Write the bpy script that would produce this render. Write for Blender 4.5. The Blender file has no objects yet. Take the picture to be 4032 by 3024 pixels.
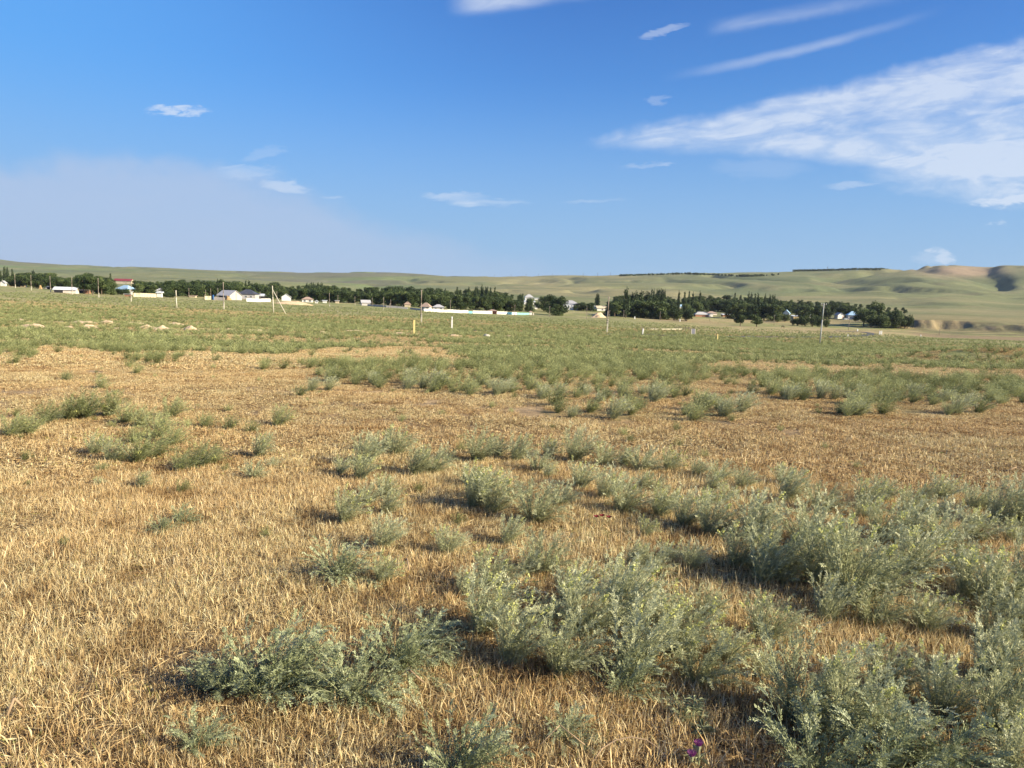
import bpy, math, random
import numpy as np
from mathutils import Matrix, Vector, Euler

random.seed(7)
RNG = np.random.default_rng(11)
rad = math.radians
S = bpy.context.scene
COL = S.collection

# ------------------------------------------------------------------ camera
F = 2989.0; CX, CY = 2016.0, 1512.0; EYE = 1.6
PITCH = math.atan(362.0 / F); ROLL = rad(1.7)
cam_data = bpy.data.cameras.new('camera')
cam_data.sensor_fit = 'HORIZONTAL'; cam_data.sensor_width = 36.0
cam_data.lens = F / 4032.0 * 36.0
cam_data.clip_start = 0.05; cam_data.clip_end = 60000
cam = bpy.data.objects.new('camera', cam_data); COL.objects.link(cam)
RM = Matrix.Rotation(math.pi / 2 - PITCH, 3, 'X') @ Matrix.Rotation(ROLL, 3, 'Z')
cam.matrix_world = Matrix.Translation((0, 0, EYE)) @ RM.to_4x4()
S.camera = cam
R = np.array(RM)

# ------------------------------------------------------------------ light
SUN_EL = rad(27.0)
SUN_AZ = rad(113.0)          # clockwise from +Y (the view direction)
sun_dir = Vector((math.sin(SUN_AZ) * math.cos(SUN_EL), math.cos(SUN_AZ) * math.cos(SUN_EL), math.sin(SUN_EL)))
sd = bpy.data.lights.new('sun', 'SUN'); sd.energy = 5.0; sd.angle = rad(0.6); sd.color = (1.0, 0.88, 0.62)
sun = bpy.data.objects.new('sun', sd); COL.objects.link(sun)
sun.rotation_euler = sun_dir.to_track_quat('Z', 'Y').to_euler()
sun.location = (30, -20, 40)
S.view_settings.view_transform = 'Standard'; S.view_settings.look = 'None'
S.view_settings.exposure = 1.02; S.view_settings.gamma = 1.0
S.view_settings.use_curve_mapping = False
SKY_STRENGTH = 0.0615
HAZE = 3.2e-5

S.cycles.max_bounces = 5; S.cycles.diffuse_bounces = 2; S.cycles.glossy_bounces = 1
S.cycles.transmission_bounces = 3; S.cycles.volume_bounces = 0; S.cycles.transparent_max_bounces = 4
S.cycles.caustics_reflective = False; S.cycles.caustics_refractive = False
S.cycles.use_adaptive_sampling = True

# ------------------------------------------------------------------ world sky with clouds (functions of direction)
world = bpy.data.worlds.new('World'); S.world = world; world.use_nodes = True
nt = world.node_tree; nt.nodes.clear()

class V:
    tree = None
    def __init__(s, sock): s.s = sock
    @staticmethod
    def op(kind, *a, clamp=False):
        n = V.tree.nodes.new('ShaderNodeMath'); n.operation = kind; n.use_clamp = clamp
        for i, x in enumerate(a):
            if isinstance(x, V): V.tree.links.new(x.s, n.inputs[i])
            else: n.inputs[i].default_value = float(x)
        return V(n.outputs[0])
    def __add__(s, o): return V.op('ADD', s, o)
    def __radd__(s, o): return V.op('ADD', o, s)
    def __sub__(s, o): return V.op('SUBTRACT', s, o)
    def __rsub__(s, o): return V.op('SUBTRACT', o, s)
    def __mul__(s, o): return V.op('MULTIPLY', s, o)
    def __rmul__(s, o): return V.op('MULTIPLY', o, s)
    def __truediv__(s, o): return V.op('DIVIDE', s, o)
def sstep(x, a, b):
    n = V.tree.nodes.new('ShaderNodeMapRange'); n.interpolation_type = 'SMOOTHSTEP'
    V.tree.links.new(x.s, n.inputs['Value'])
    n.inputs['From Min'].default_value = min(a, b); n.inputs['From Max'].default_value = max(a, b)
    n.inputs['To Min'].default_value = 0.0 if a < b else 1.0
    n.inputs['To Max'].default_value = 1.0 if a < b else 0.0
    return V(n.outputs['Result'])
def vnoise(x, y, sx, sy, detail=5, rough=0.55, dist=0.0, off=0.0):
    c = V.tree.nodes.new('ShaderNodeCombineXYZ')
    V.tree.links.new((x * sx).s, c.inputs[0]); V.tree.links.new((y * sy).s, c.inputs[1])
    c.inputs[2].default_value = off
    n = V.tree.nodes.new('ShaderNodeTexNoise'); n.inputs['Scale'].default_value = 1.0
    n.inputs['Detail'].default_value = detail; n.inputs['Roughness'].default_value = rough
    n.inputs['Distortion'].default_value = dist
    V.tree.links.new(c.outputs[0], n.inputs['Vector'])
    return V(n.outputs['Fac'])
def mixrgb(tree, f, a, b, mode='MIX'):
    n = tree.nodes.new('ShaderNodeMix'); n.data_type = 'RGBA'; n.blend_type = mode
    ins = [s for s in n.inputs if s.enabled or True]
    fac, A, B = n.inputs[0], n.inputs[6], n.inputs[7]
    for sock, val in ((fac, f), (A, a), (B, b)):
        if isinstance(val, V): tree.links.new(val.s, sock)
        elif hasattr(val, 'is_output'): tree.links.new(val, sock)
        elif isinstance(val, (int, float)): sock.default_value = val
        else: sock.default_value = tuple(val) + ((1.0,) if len(val) == 3 else ())
    return n.outputs[2]

V.tree = nt
tc = nt.nodes.new('ShaderNodeTexCoord')
def dot(vec):
    n = nt.nodes.new('ShaderNodeVectorMath'); n.operation = 'DOT_PRODUCT'
    nt.links.new(tc.outputs['Generated'], n.inputs[0]); n.inputs[1].default_value = vec
    return V(n.outputs['Value'])
dx, dy, dz = dot(tuple(R[:, 0])), dot(tuple(R[:, 1])), dot(tuple(-R[:, 2]))
den = V.op('MAXIMUM', dz, 0.06)
front = sstep(dz, 0.06, 0.25)
X = dx / den * (F / 1000) + CX / 1000      # a fixed tangent plane of the sky, thousands of units
Y = CY / 1000 - dy / den * (F / 1000)
def blob(cx, cy, rx, ry, slope=0.0, soft=1.0):
    yy = (Y + WY * min(ry * 1.3, 0.03) / 0.03 - cy - (X - cx) * slope) / ry
    xx = (X + WX - cx) / rx
    d = xx * xx + yy * yy
    return sstep(d, 1.0 * soft, 0.0)
WX = (vnoise(X, Y, 7.0, 16.0, 5, 0.65, 0.6, 21.0) - 0.5) * 0.22
WY = (vnoise(X, Y, 9.0, 30.0, 5, 0.65, 0.6, 25.0) - 0.5) * 0.09
warp = vnoise(X, Y, 3.0, 4.0, 3, 0.5, 0, 3.0) - 0.5
warp2 = vnoise(X, Y, 9.0, 12.0, 3, 0.6, 0, 8.0) - 0.5
# big cirrus sheet, fans out to the right
ux = X - 2.25
up = 0.555 - ux * 0.235
t0 = Y - up + warp * 0.16 + warp2 * 0.06
lo = 0.585 + ux * ux * 0.055
t1 = lo - Y + warp * 0.05 + warp2 * 0.035
rotv = Y + X * 0.12
n1 = vnoise(X, rotv, 1.7, 6.0, 8, 0.6, 0.5, 1.0)
n2 = vnoise(X, rotv, 4.5, 13.0, 6, 0.62, 0.8, 5.0)
body = sstep(t0, -0.012, 0.07) * sstep(t1, -0.015, 0.06) * sstep(ux, -0.02, 0.10)
tex1 = sstep(n1 * 0.62 + n2 * 0.38, 0.28, 0.62)
c_big = body * (tex1 * 0.66 + 0.20) * (0.58 + 0.52 * sstep(vnoise(X, rotv, 2.6, 11.0, 6, 0.6, 1.2, 14.0), 0.34, 0.66))
low = blob(3.95, 0.70, 0.62, 0.13, 0.06) * sstep(n1 * 0.5 + n2 * 0.5, 0.30, 0.62) * 0.75
low2 = blob(4.0, 0.79, 0.2, 0.022, -0.03) * 0.6 + blob(3.35, 0.728, 0.14, 0.014, -0.06) * 0.3 + blob(3.0, 0.66, 0.25, 0.05, 0.0) * 0.12
# streaks
sy = Y - (0.308 - (X - 2.6) * 0.16 - (X - 2.6) * (X - 2.6) * 0.075)
streak1 = sstep(sy + warp2 * 0.012, -0.032, 0.0) * sstep(sy + warp2 * 0.02, 0.030, 0.0) * sstep(X, 2.58, 3.0) * sstep(X, 3.75, 3.2) * (0.10 + n2 * 0.42)
sy2 = Y - (0.128 - (X - 2.76) * 0.175)
streak2 = sstep(sy2 + warp * 0.03, -0.06, 0.0) * sstep(sy2 + warp2 * 0.03, 0.036, -0.01) * sstep(X, 2.76, 2.9) * sstep(X, 3.7, 3.1) * (0.02 + n2 * 0.5)
streak3 = blob(2.61, 0.125, 0.11, 0.016, -0.3) * 0.33 + blob(2.60, 0.392, 0.05, 0.022) * 0.2
top = sstep(Y - (0.075 - (X - 1.76) * 0.14) + warp * 0.05, 0.02, -0.045) * sstep(Y, 0.085, 0.03) * sstep(X, 1.74, 1.9) * sstep(X, 2.6, 2.0) * (0.0 + n2 * 1.0)
wisp = blob(0.69, 0.432, 0.135, 0.022, 0.0) * sstep(vnoise(X, Y, 18, 30, 4, 0.6, 0, 2.0), 0.32, 0.55) * 0.65
lens = blob(1.80, 0.775, 0.17, 0.022, 0.02) * 0.5 + blob(1.93, 0.797, 0.20, 0.016, 0.0) * 0.5 + blob(2.36, 0.79, 0.16, 0.008, -0.05) * 0.35 + blob(2.54, 0.65, 0.13, 0.013, -0.08) * 0.4
lens = lens * sstep(n2 * 0.6 + n1 * 0.4, 0.25, 0.6) * 0.85
lw = (blob(0.97, 0.68, 0.16, 0.035, 0.0) * 0.3 + blob(1.13, 0.735, 0.12, 0.026, 0.15) * 0.45 + blob(1.05, 0.60, 0.10, 0.03, -0.2) * 0.16 + blob(1.31, 0.777, 0.06, 0.008) * 0.3) * (0.4 + n2 * 1.0)
cum = blob(3.71, 1.005, 0.050, 0.035, 0.15) * 0.55 + blob(3.925, 0.877, 0.035, 0.012) * 0.3 + blob(3.65, 1.02, 0.06, 0.03) * 0.2
alpha = c_big + low + low2 + streak1 + streak2 + streak3 + top + wisp + lens + lw + cum
alpha = V.op('MINIMUM', alpha * front, 0.74)
# high thin cirrus for the parts of the sky outside the view
gen = dot((1, 0, 0)); geny = dot((0, 1, 0)); genz = dot((0, 0, 1))
genn = vnoise(gen / V.op('MAXIMUM', genz, 0.08), geny / V.op('MAXIMUM', genz, 0.08), 0.5, 1.1, 6, 0.6, 0.4, 9.0)
far_c = sstep(genn, 0.52, 0.75) * (1 - front) * sstep(genz, 0.02, 0.2) * 0.6
alpha = alpha + far_c
# lilac smoke/haze bank low on the left
be = 0.60 + V.op('MAXIMUM', X - 0.1, 0) * 0.06 + V.op('MAXIMUM', X - 0.85, 0) * 0.24
bank = sstep(Y - be + warp * 0.22 + warp2 * 0.06, -0.03, 0.10) * (0.62 + n1 * 0.25) * sstep(X, 2.9, 0.9)
bank = bank * sstep(dz, 0.1, 0.4)
sky = nt.nodes.new('ShaderNodeTexSky'); sky.sky_type = 'NISHITA'; sky.sun_disc = False
sky.sun_elevation = SUN_EL; sky.sun_rotation = SUN_AZ
sky.air_density = 1.15; sky.dust_density = 0.7; sky.ozone_density = 2.6; sky.altitude = 300
tint = mixrgb(nt, 1.0, sky.outputs[0], (0.27, 0.61, 1.25), 'MULTIPLY')
# side-to-side tone of the real sky: a little paler toward the hazy left
leftness = sstep(X, 2.3, -0.2) * front * 0.75
tint = mixrgb(nt, leftness, tint, (0.95, 3.35, 7.6))
horizon = sstep(genz, 0.30, 0.0)
tint = mixrgb(nt, sstep(genz, 0.50, 0.02) * 0.55, tint, (1.55, 3.95, 7.0))
tint = mixrgb(nt, sstep(genz, 0.27, 0.0) * 0.88, tint, (2.85, 4.35, 6.3))
tint = mixrgb(nt, bank * 0.85, tint, (3.9, 4.7, 6.3))
tint = mixrgb(nt, alpha, tint, (6.0, 6.6, 7.6))
bg = nt.nodes.new('ShaderNodeBackground'); bg.inputs['Strength'].default_value = SKY_STRENGTH
nt.links.new(tint, bg.inputs['Color'])
wo = nt.nodes.new('ShaderNodeOutputWorld'); nt.links.new(bg.outputs[0], wo.inputs['Surface'])
world.cycles.sampling_method = 'MANUAL'; world.cycles.sample_map_resolution = 512

# ------------------------------------------------------------------ photo geometry helpers
def project(P):
    P = np.asarray(P, float); d = (P - np.array([0, 0, EYE])) @ R
    dzz = np.minimum(d[..., 2], -1e-6)
    px = CX + F * d[..., 0] / -dzz; py = CY - F * d[..., 1] / -dzz
    bad = d[..., 2] > -0.2
    return np.where(bad, -1e5, px), np.where(bad, -1e5, py)
def ray(px, py):
    d = R @ np.array([(px - CX) / F, -(py - CY) / F, -1.0]); return d / d[1]     # y component 1: depth
def hor(px): return 1150.0 + math.tan(ROLL) * (px - CX)

# value noise
def _h(ix, iy, s):
    n = (ix.astype(np.int64) * 374761393 + iy.astype(np.int64) * 668265263 + s * 974711) & 0xffffffff
    n = ((n ^ (n >> 13)) * 1274126177) & 0xffffffff
    return ((n ^ (n >> 16)) & 0xffffff) / float(0xffffff)
def noise(x, y, s=0):
    x = np.asarray(x, float); y = np.asarray(y, float)
    ix = np.floor(x); iy = np.floor(y); fx = x - ix; fy = y - iy
    fx = fx * fx * (3 - 2 * fx); fy = fy * fy * (3 - 2 * fy)
    a = _h(ix, iy, s); b = _h(ix + 1, iy, s); c = _h(ix, iy + 1, s); d = _h(ix + 1, iy + 1, s)
    return (a * (1 - fx) + b * fx) * (1 - fy) + (c * (1 - fx) + d * fx) * fy
def fbm(x, y, s=0, o=4):
    r = 0; a = 0.5; t = 0
    for k in range(o):
        r = r + a * noise(x * 2 ** k + 13.7 * k, y * 2 ** k - 7.1 * k, s + k); t += a; a *= 0.5
    return r / t
def sm(x, a, b):
    t = np.clip((np.asarray(x, float) - a) / (b - a), 0, 1); return t * t * (3 - 2 * t)

def pchip(xk, yk, x):
    xk = np.asarray(xk, float); yk = np.asarray(yk, float)
    h = np.diff(xk); dl = np.diff(yk) / h
    m = np.zeros_like(yk)
    for i in range(1, len(xk) - 1):
        if dl[i - 1] * dl[i] > 0:
            w1 = 2 * h[i] + h[i - 1]; w2 = h[i] + 2 * h[i - 1]
            m[i] = (w1 + w2) / (w1 / dl[i - 1] + w2 / dl[i])
    m[0] = dl[0]; m[-1] = dl[-1]
    x = np.clip(x, xk[0], xk[-1])
    k = np.clip(np.searchsorted(xk, x) - 1, 0, len(xk) - 2)
    t = (x - xk[k]) / h[k]
    return ((2 * t**3 - 3 * t**2 + 1) * yk[k] + (t**3 - 2 * t**2 + t) * h[k] * m[k]
            + (-2 * t**3 + 3 * t**2) * yk[k + 1] + (t**3 - t**2) * h[k] * m[k + 1])

NEAR = [(0.3, 1.6), (5, 1.6), (10, 1.64), (14, 1.76), (20, 2.02), (30, 2.6), (50, 3.65)]
COLS = {
 0:    [(75, 4.6), (120, 5.7), (170, 6.3), (300, 6.7), (460, 6.2), (560, 5.8), (900, 4), (1500, -4), (2500, -24), (4000, -76), (9000, -60)],
 500:  [(75, 4.6), (120, 5.9), (170, 6.8), (288, 8.0), (450, 8.2), (600, 7.6), (900, 5), (1500, -3), (2500, -22), (4000, -70), (9000, -60)],
 1000: [(75, 4.6), (120, 6.2), (170, 7.4), (219, 8.3), (450, 10.0), (600, 9.5), (900, 6), (1500, -2), (2500, -16), (4000, -67), (9000, -60)],
 1500: [(75, 4.6), (120, 6.5), (170, 7.9), (300, 10.0), (480, 11.6), (600, 11.2), (900, 8), (1500, -1), (2500, -24), (4000, -79), (9000, -60)],
 2016: [(75, 4.8), (120, 6.6), (171, 8.2), (300, 11.0), (510, 14.6), (620, 14.4), (700, 12.0), (800, 8.5), (1000, 4), (1500, -6), (2200, -26), (3000, -59), (9000, -40)],
 2500: [(75, 4.9), (120, 6.9), (160, 8.1), (300, 12.0), (480, 15.4), (560, 16.2), (640, 15), (800, 11), (1000, 6), (1500, -8), (2200, -37), (3000, -81), (9000, -40)],
 3000: [(75, 5.0), (120, 7.3), (147, 8.2), (300, 13.0), (460, 17.0), (560, 18.5), (640, 17), (800, 12), (1000, 7), (1500, -8), (2200, -51), (2800, -100), (9000, -40)],
 3400: [(75, 5.1), (120, 7.5), (147, 8.5), (300, 13.3), (460, 17.0), (540, 18.4), (575, 17), (650, 13), (800, 9), (1000, 4), (1500, -15), (2200, -70), (2600, -112), (9000, -40)],
 3580: [(75, 5.1), (120, 7.6), (150, 8.7), (300, 13.4), (470, 18.0), (540, 18.4), (558, 17.5), (563, 12.0), (800, 8.5), (1000, 3), (1500, -20), (2200, -88), (2550, -121), (9000, -40)],
 3700: [(75, 5.1), (120, 7.6), (150, 8.8), (300, 13.5), (478, 19.0), (530, 18.6), (550, 17.6), (554, 11.0), (800, 8), (1000, 2), (1500, -25), (2000, -65), (2500, -130), (9000, -40)],
 4032: [(75, 5.1), (120, 7.6), (150, 9.0), (300, 13.7), (450, 18.5), (500, 18.0), (517, 17.0), (521, 12.3), (800, 8), (1000, 3), (1500, -22), (1900, -62), (2300, -123), (9000, -40)],
}
az_list, prof = [], []
LR = np.linspace(math.log(0.3), math.log(9000), 900)
for px, rows in sorted(COLS.items()):
    d = ray(px, hor(px)); az = math.atan2(d[0], d[1]); c = math.cos(az)
    pts = [(a / c if a > 5 else a, b) for a, b in NEAR + rows]
    z = EYE - pchip([math.log(a) for a, _ in pts], [b for _, b in pts], LR)
    az_list.append(az); prof.append(z)
back = EYE - pchip([math.log(a) for a in (0.3, 10, 50, 200, 800, 2500, 4000, 9000)], [1.6, 1.6, 3.0, 6.0, 8.0, -20, -60, -60], LR)
az_list = [-math.pi, -1.6, -0.95] + az_list + [0.95, 1.6, math.pi]
prof = [back, back, prof[0] * 0.9 + back * 0.1] + prof + [prof[-1], back, back]
az_list = np.array(az_list); prof = np.array(prof)
AZG = np.linspace(-math.pi, math.pi, 1441)
TAB = np.empty((len(AZG), len(LR)))
for j in range(len(LR)):
    TAB[:, j] = pchip(az_list, prof[:, j], AZG)

def H(x, y):
    x = np.asarray(x, float); y = np.asarray(y, float)
    r = np.maximum(np.hypot(x, y), 0.3); az = np.arctan2(x, y)
    # wander the river bluff in and out
    w = sm(r, 470, 520) * (1 - sm(r, 690, 850)) * sm(az, 0.35, 0.48)
    rr = r + w * ((fbm(x / 30.0, y / 60.0, 31, 4) - 0.5) * 13 + (noise(x / 5.5, y / 40.0, 33) - 0.5) * 4 + (noise(x / 2.2, y / 40.0, 34) - 0.5) * 2.5 - 5 * sm(x / np.maximum(y, 1), 0.545, 0.565) * (1 - sm(x / np.maximum(y, 1), 0.58, 0.61)))
    j = np.clip((np.log(rr) - LR[0]) / (LR[1] - LR[0]), 0, len(LR) - 1.001)
    i = np.clip((az + math.pi) / (AZG[1] - AZG[0]), 0, len(AZG) - 1.001)
    i0 = i.astype(int); j0 = j.astype(int); fi = i - i0; fj = j - j0
    z = (TAB[i0, j0] * (1 - fi) + TAB[i0 + 1, j0] * fi) * (1 - fj) + (TAB[i0, j0 + 1] * (1 - fi) + TAB[i0 + 1, j0 + 1] * fi) * fj
    z = z + (fbm(x / 1.3, y / 1.3, 1, 3) - 0.5) * 0.05 * (1 - sm(r, 4, 8))
    z = z + (fbm(x / 9.0, y / 9.0, 2, 2) - 0.5) * (0.16 * sm(r, 5, 14) + 0.3 * sm(r, 60, 200))
    # low humps at right
    z = z + 0.9 * np.exp(-((x - 31.0) / 7.5) ** 2 - ((y - 47.0) / 4.0) ** 2)
    # hill gullies
    k = sm(r, 900, 1700) * (1 - sm(r, 5000, 7000))
    gx, gy = x / 260.0 + fbm(x / 400., y / 400., 50, 2) * 1.5, y / 520.0
    rid = 1 - np.abs(2 * fbm(gx, gy, 40, 4) - 1)
    amp = 7 + 5 * sm(az, 0.15, 0.35) - 6 * sm(az, 0.45, 0.52)
    z = z - k * amp * sm(rid, 0.72, 1.0) * 1.3
    z = z + k * (fbm(x / 500.0, y / 500.0, 45, 3) - 0.5) * 11
    # deep side valley at far right: steep flank facing left
    v = sm(r, 2080, 2300) * (1 - sm(r, 2750, 3000))
    xa = x / np.maximum(y, 1.0)
    vx = (xa - 0.636) * 2200 + (r - 2200) * 0.10 + (fbm(x / 120., y / 120., 47, 2) - 0.5) * 60
    z = z - v * 17 * np.exp(-np.maximum(vx, 0) ** 2 / 2 / 21.0 ** 2 - np.minimum(vx, 0) ** 2 / 2 / 62.0 ** 2)
    z = z + 40 * np.exp(-((x + 3050.0) / 260.0) ** 2 - ((y - 4050.0) / 500.0) ** 2)
    return z
def h1(x, y): return float(H(np.array([x]), np.array([y]))[0])

TS = np.exp(np.linspace(math.log(1.2), math.log(6000), 3500))
def ground_at(px, py):
    """where the sight line of a photo point meets the land"""
    d = ray(px, py); x = d[0] * TS; y = TS; z = EYE + d[2] * TS
    below = z < H(x, y)
    k = int(np.argmax(below)) if below.any() else len(TS) - 1
    a, b = TS[max(k - 1, 0)], TS[k]
    for _ in range(12):
        m = (a + b) / 2
        if EYE + d[2] * m < h1(d[0] * m, m): b = m
        else: a = m
    return d[0] * b, b, h1(d[0] * b, b)
def at_depth(px, depth):
    d = ray(px, hor(px)); x = d[0] * depth
    return x, depth, h1(x, depth)
def px_m(depth): return depth / F       # metres per source pixel

# ------------------------------------------------------------------ naming / linking
def tag(o, label=None, cat=None, group=None, kind=None):
    if label: o['label'] = label
    if cat: o['category'] = cat
    if group: o['group'] = group
    if kind: o['kind'] = kind
    return o
def empty(name, loc, rz=0.0, s=1.0):
    o = bpy.data.objects.new(name, None); COL.objects.link(o)
    o.location = loc; o.rotation_euler = (0, 0, rz); o.scale = (s, s, s); o.empty_display_size = 0.2
    return o
def link(name, me, parent=None, loc=None):
    o = bpy.data.objects.new(name, me); COL.objects.link(o)
    if parent is not None: o.parent = parent
    if loc is not None: o.location = loc
    return o
def copy_tree(o, parent=None):
    c = o.copy(); COL.objects.link(c)
    if parent is not None: c.parent = parent
    for ch in o.children: copy_tree(ch, c)
    return c
def np_mesh(name, v, f, mat, smooth=False, attrs=None):
    """fast mesh from vertex array and uniform polygon array"""
    v = np.asarray(v, np.float32); f = np.asarray(f, np.int32)
    me = bpy.data.meshes.new(name); n, k = f.shape
    me.vertices.add(len(v)); me.vertices.foreach_set('co', v.ravel())
    me.loops.add(n * k); me.loops.foreach_set('vertex_index', f.ravel())
    me.polygons.add(n); me.polygons.foreach_set('loop_start', np.arange(0, n * k, k, dtype=np.int32))
    try: me.polygons.foreach_set('loop_total', np.full(n, k, np.int32))
    except Exception: pass
    if smooth: me.polygons.foreach_set('use_smooth', np.ones(n, bool))
    for an, av in (attrs or {}).items():
        av = np.asarray(av, np.float32)
        if av.ndim == 1:
            a = me.attributes.new(an, 'FLOAT', 'POINT'); a.data.foreach_set('value', av)
        else:
            a = me.attributes.new(an, 'FLOAT_COLOR', 'POINT'); a.data.foreach_set('color', av.ravel())
    if mat: me.materials.append(mat)
    me.update(); me.validate()
    return me

class MB:
    """collects solid shapes into one mesh"""
    def __init__(s): s.v = []; s.f = []
    def poly(s, pts, faces):
        b = len(s.v); s.v += [tuple(p) for p in pts]; s.f += [tuple(b + i for i in f) for f in faces]; return s
    def box(s, x0, x1, y0, y1, z0, z1):
        p = [(x0, y0, z0), (x1, y0, z0), (x1, y1, z0), (x0, y1, z0), (x0, y0, z1), (x1, y0, z1), (x1, y1, z1), (x0, y1, z1)]
        return s.poly(p, [(0, 3, 2, 1), (4, 5, 6, 7), (0, 1, 5, 4), (1, 2, 6, 5), (2, 3, 7, 6), (3, 0, 4, 7)])
    def tube(s, a, b, r0, r1, n=8, cap=True):
        a = Vector(a); b = Vector(b); d = (b - a).normalized()
        u = d.orthogonal().normalized(); w = d.cross(u)
        pts = []
        for c, r in ((a, r0), (b, r1)):
            for i in range(n):
                t = 2 * math.pi * i / n; pts.append(c + u * math.cos(t) * r + w * math.sin(t) * r)
        fs = [(i, (i + 1) % n, n + (i + 1) % n, n + i) for i in range(n)]
        if cap: fs += [tuple(range(n - 1, -1, -1)), tuple(range(n, 2 * n))]
        return s.poly(pts, fs)
    def path(s, pts, r0, r1, n=6):
        k = len(pts) - 1
        for i in range(k):
            s.tube(pts[i], pts[i + 1], r0 + (r1 - r0) * i / k, r0 + (r1 - r0) * (i + 1) / k, n, cap=(i in (0, k - 1)))
        return s
    def mesh(s, name, mat, smooth=False):
        me = bpy.data.meshes.new(name); me.from_pydata(s.v, [], s.f); me.materials.append(mat)
        if smooth:
            for p in me.polygons: p.use_smooth = True
        me.update(); return me
    def build(s, name, mat, parent=None, smooth=False):
        return link(name, s.mesh(name, mat, smooth), parent)

# ------------------------------------------------------------------ materials
def mat_new(name):
    m = bpy.data.materials.new(name); m.use_nodes = True; t = m.node_tree
    b = t.nodes['Principled BSDF']; b.inputs['Roughness'].default_value = 0.85
    b.inputs['Specular IOR Level'].default_value = 0.2
    return m, t, b
def mat_weather(name, col, var=0.25, scale=2.0, rough=0.85, dirt=(0.25, 0.2, 0.15), dirt_amt=0.25, bump=0.0):
    m, t, b = mat_new(name); V.tree = t
    tcn = t.nodes.new('ShaderNodeTexCoord')
    n = t.nodes.new('ShaderNodeTexNoise'); n.inputs['Scale'].default_value = scale; n.inputs['Detail'].default_value = 6
    t.links.new(tcn.outputs['Object'], n.inputs['Vector'])
    n2 = t.nodes.new('ShaderNodeTexNoise'); n2.inputs['Scale'].default_value = scale * 0.35; n2.inputs['Detail'].default_value = 4
    t.links.new(tcn.outputs['Object'], n2.inputs['Vector'])
    lo = tuple(c * (1 - var) for c in col); hi = tuple(min(c * (1 + var), 0.95) for c in col)
    c1 = mixrgb(t, V(n.outputs['Fac']), lo, hi)
    c2 = mixrgb(t, sstep(V(n2.outputs['Fac']), 0.5, 0.75) * dirt_amt, c1, dirt)
    t.links.new(c2, b.inputs['Base Color']); b.inputs['Roughness'].default_value = rough
    if bump:
        bp = t.nodes.new('ShaderNodeBump'); bp.inputs['Strength'].default_value = 0.6; bp.inputs['Distance'].default_value = bump
        t.links.new(n.outputs['Fac'], bp.inputs['Height']); t.links.new(bp.outputs[0], b.inputs['Normal'])
    return m
def mat_leaf(name, stops, trans=0.25, rnd=0.3, spec=0.15, rough=0.6, patchy=False):
    """colour follows the per-vertex 'tint' value (0..1) and a per-object random shift"""
    m, t, b = mat_new(name); V.tree = t
    a = t.nodes.new('ShaderNodeAttribute'); a.attribute_name = 'tint'
    oi = t.nodes.new('ShaderNodeObjectInfo')
    f = V(a.outputs['Fac']) + (V(oi.outputs['Random']) - 0.5) * rnd
    cr = t.nodes.new('ShaderNodeValToRGB'); t.links.new(f.s, cr.inputs[0])
    e = cr.color_ramp.elements
    while len(e) < len(stops): e.new(0.5)
    for el, (p, c) in zip(e, stops): el.position = p; el.color = tuple(c) + (1,)
    cout = cr.outputs[0]
    if patchy:
        gp = t.nodes.new('ShaderNodeNewGeometry'); nn = t.nodes.new('ShaderNodeTexNoise'); nn.inputs['Scale'].default_value = 0.45; nn.inputs['Detail'].default_value = 5
        t.links.new(gp.outputs['Position'], nn.inputs['Vector'])
        n3 = t.nodes.new('ShaderNodeTexNoise'); n3.inputs['Scale'].default_value = 2.6; n3.inputs['Detail'].default_value = 4
        t.links.new(gp.outputs['Position'], n3.inputs['Vector'])
        cout = mixrgb(t, sstep(V(nn.outputs['Fac']), 0.40, 0.60) * 0.6, cout, mixrgb(t, 1.0, cout, (1.0, 0.89, 0.82), 'MULTIPLY'))
        cout = mixrgb(t, sstep(V(n3.outputs['Fac']), 0.50, 0.68) * 0.8, cout, mixrgb(t, 1.0, cout, (0.60, 0.52, 0.45), 'MULTIPLY'))
    t.links.new(cout, b.inputs['Base Color'])
    b.inputs['Roughness'].default_value = rough; b.inputs['Specular IOR Level'].default_value = spec
    tr = t.nodes.new('ShaderNodeBsdfTranslucent'); t.links.new(cout, tr.inputs['Color'])
    mx = t.nodes.new('ShaderNodeMixShader'); mx.inputs[0].default_value = trans
    t.links.new(b.outputs[0], mx.inputs[1]); t.links.new(tr.outputs[0], mx.inputs[2])
    t.links.new(mx.outputs[0], t.nodes['Material Output'].inputs['Surface'])
    return m

M = {}
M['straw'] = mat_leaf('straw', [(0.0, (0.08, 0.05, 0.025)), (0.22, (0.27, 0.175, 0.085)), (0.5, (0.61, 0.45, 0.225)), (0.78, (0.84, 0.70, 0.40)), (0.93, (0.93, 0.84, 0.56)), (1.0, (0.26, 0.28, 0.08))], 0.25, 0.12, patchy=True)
M['sage'] = mat_leaf('sage_leaf', [(0.0, (0.17, 0.185, 0.095)), (0.4, (0.38, 0.39, 0.205)), (0.8, (0.57, 0.575, 0.34)), (1.0, (0.73, 0.73, 0.49))], 0.28, 0.30, 0.4, 0.45)
M['blue_sage'] = mat_leaf('blue_leaf', [(0.0, (0.12, 0.14, 0.065)), (0.5, (0.30, 0.33, 0.17)), (1.0, (0.55, 0.58, 0.36))], 0.2, 0.25, 0.4, 0.45)
M['green_shrub'] = mat_leaf('green_leaf', [(0.0, (0.11, 0.13, 0.045)), (0.5, (0.265, 0.285, 0.11)), (1.0, (0.48, 0.49, 0.22))], 0.25, 0.75, 0.3, 0.5)
M['flower'] = mat_leaf('pale_yellow_petal', [(0.0, (0.5, 0.5, 0.12)), (1.0, (0.75, 0.75, 0.32))], 0.3, 0.1)
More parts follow.
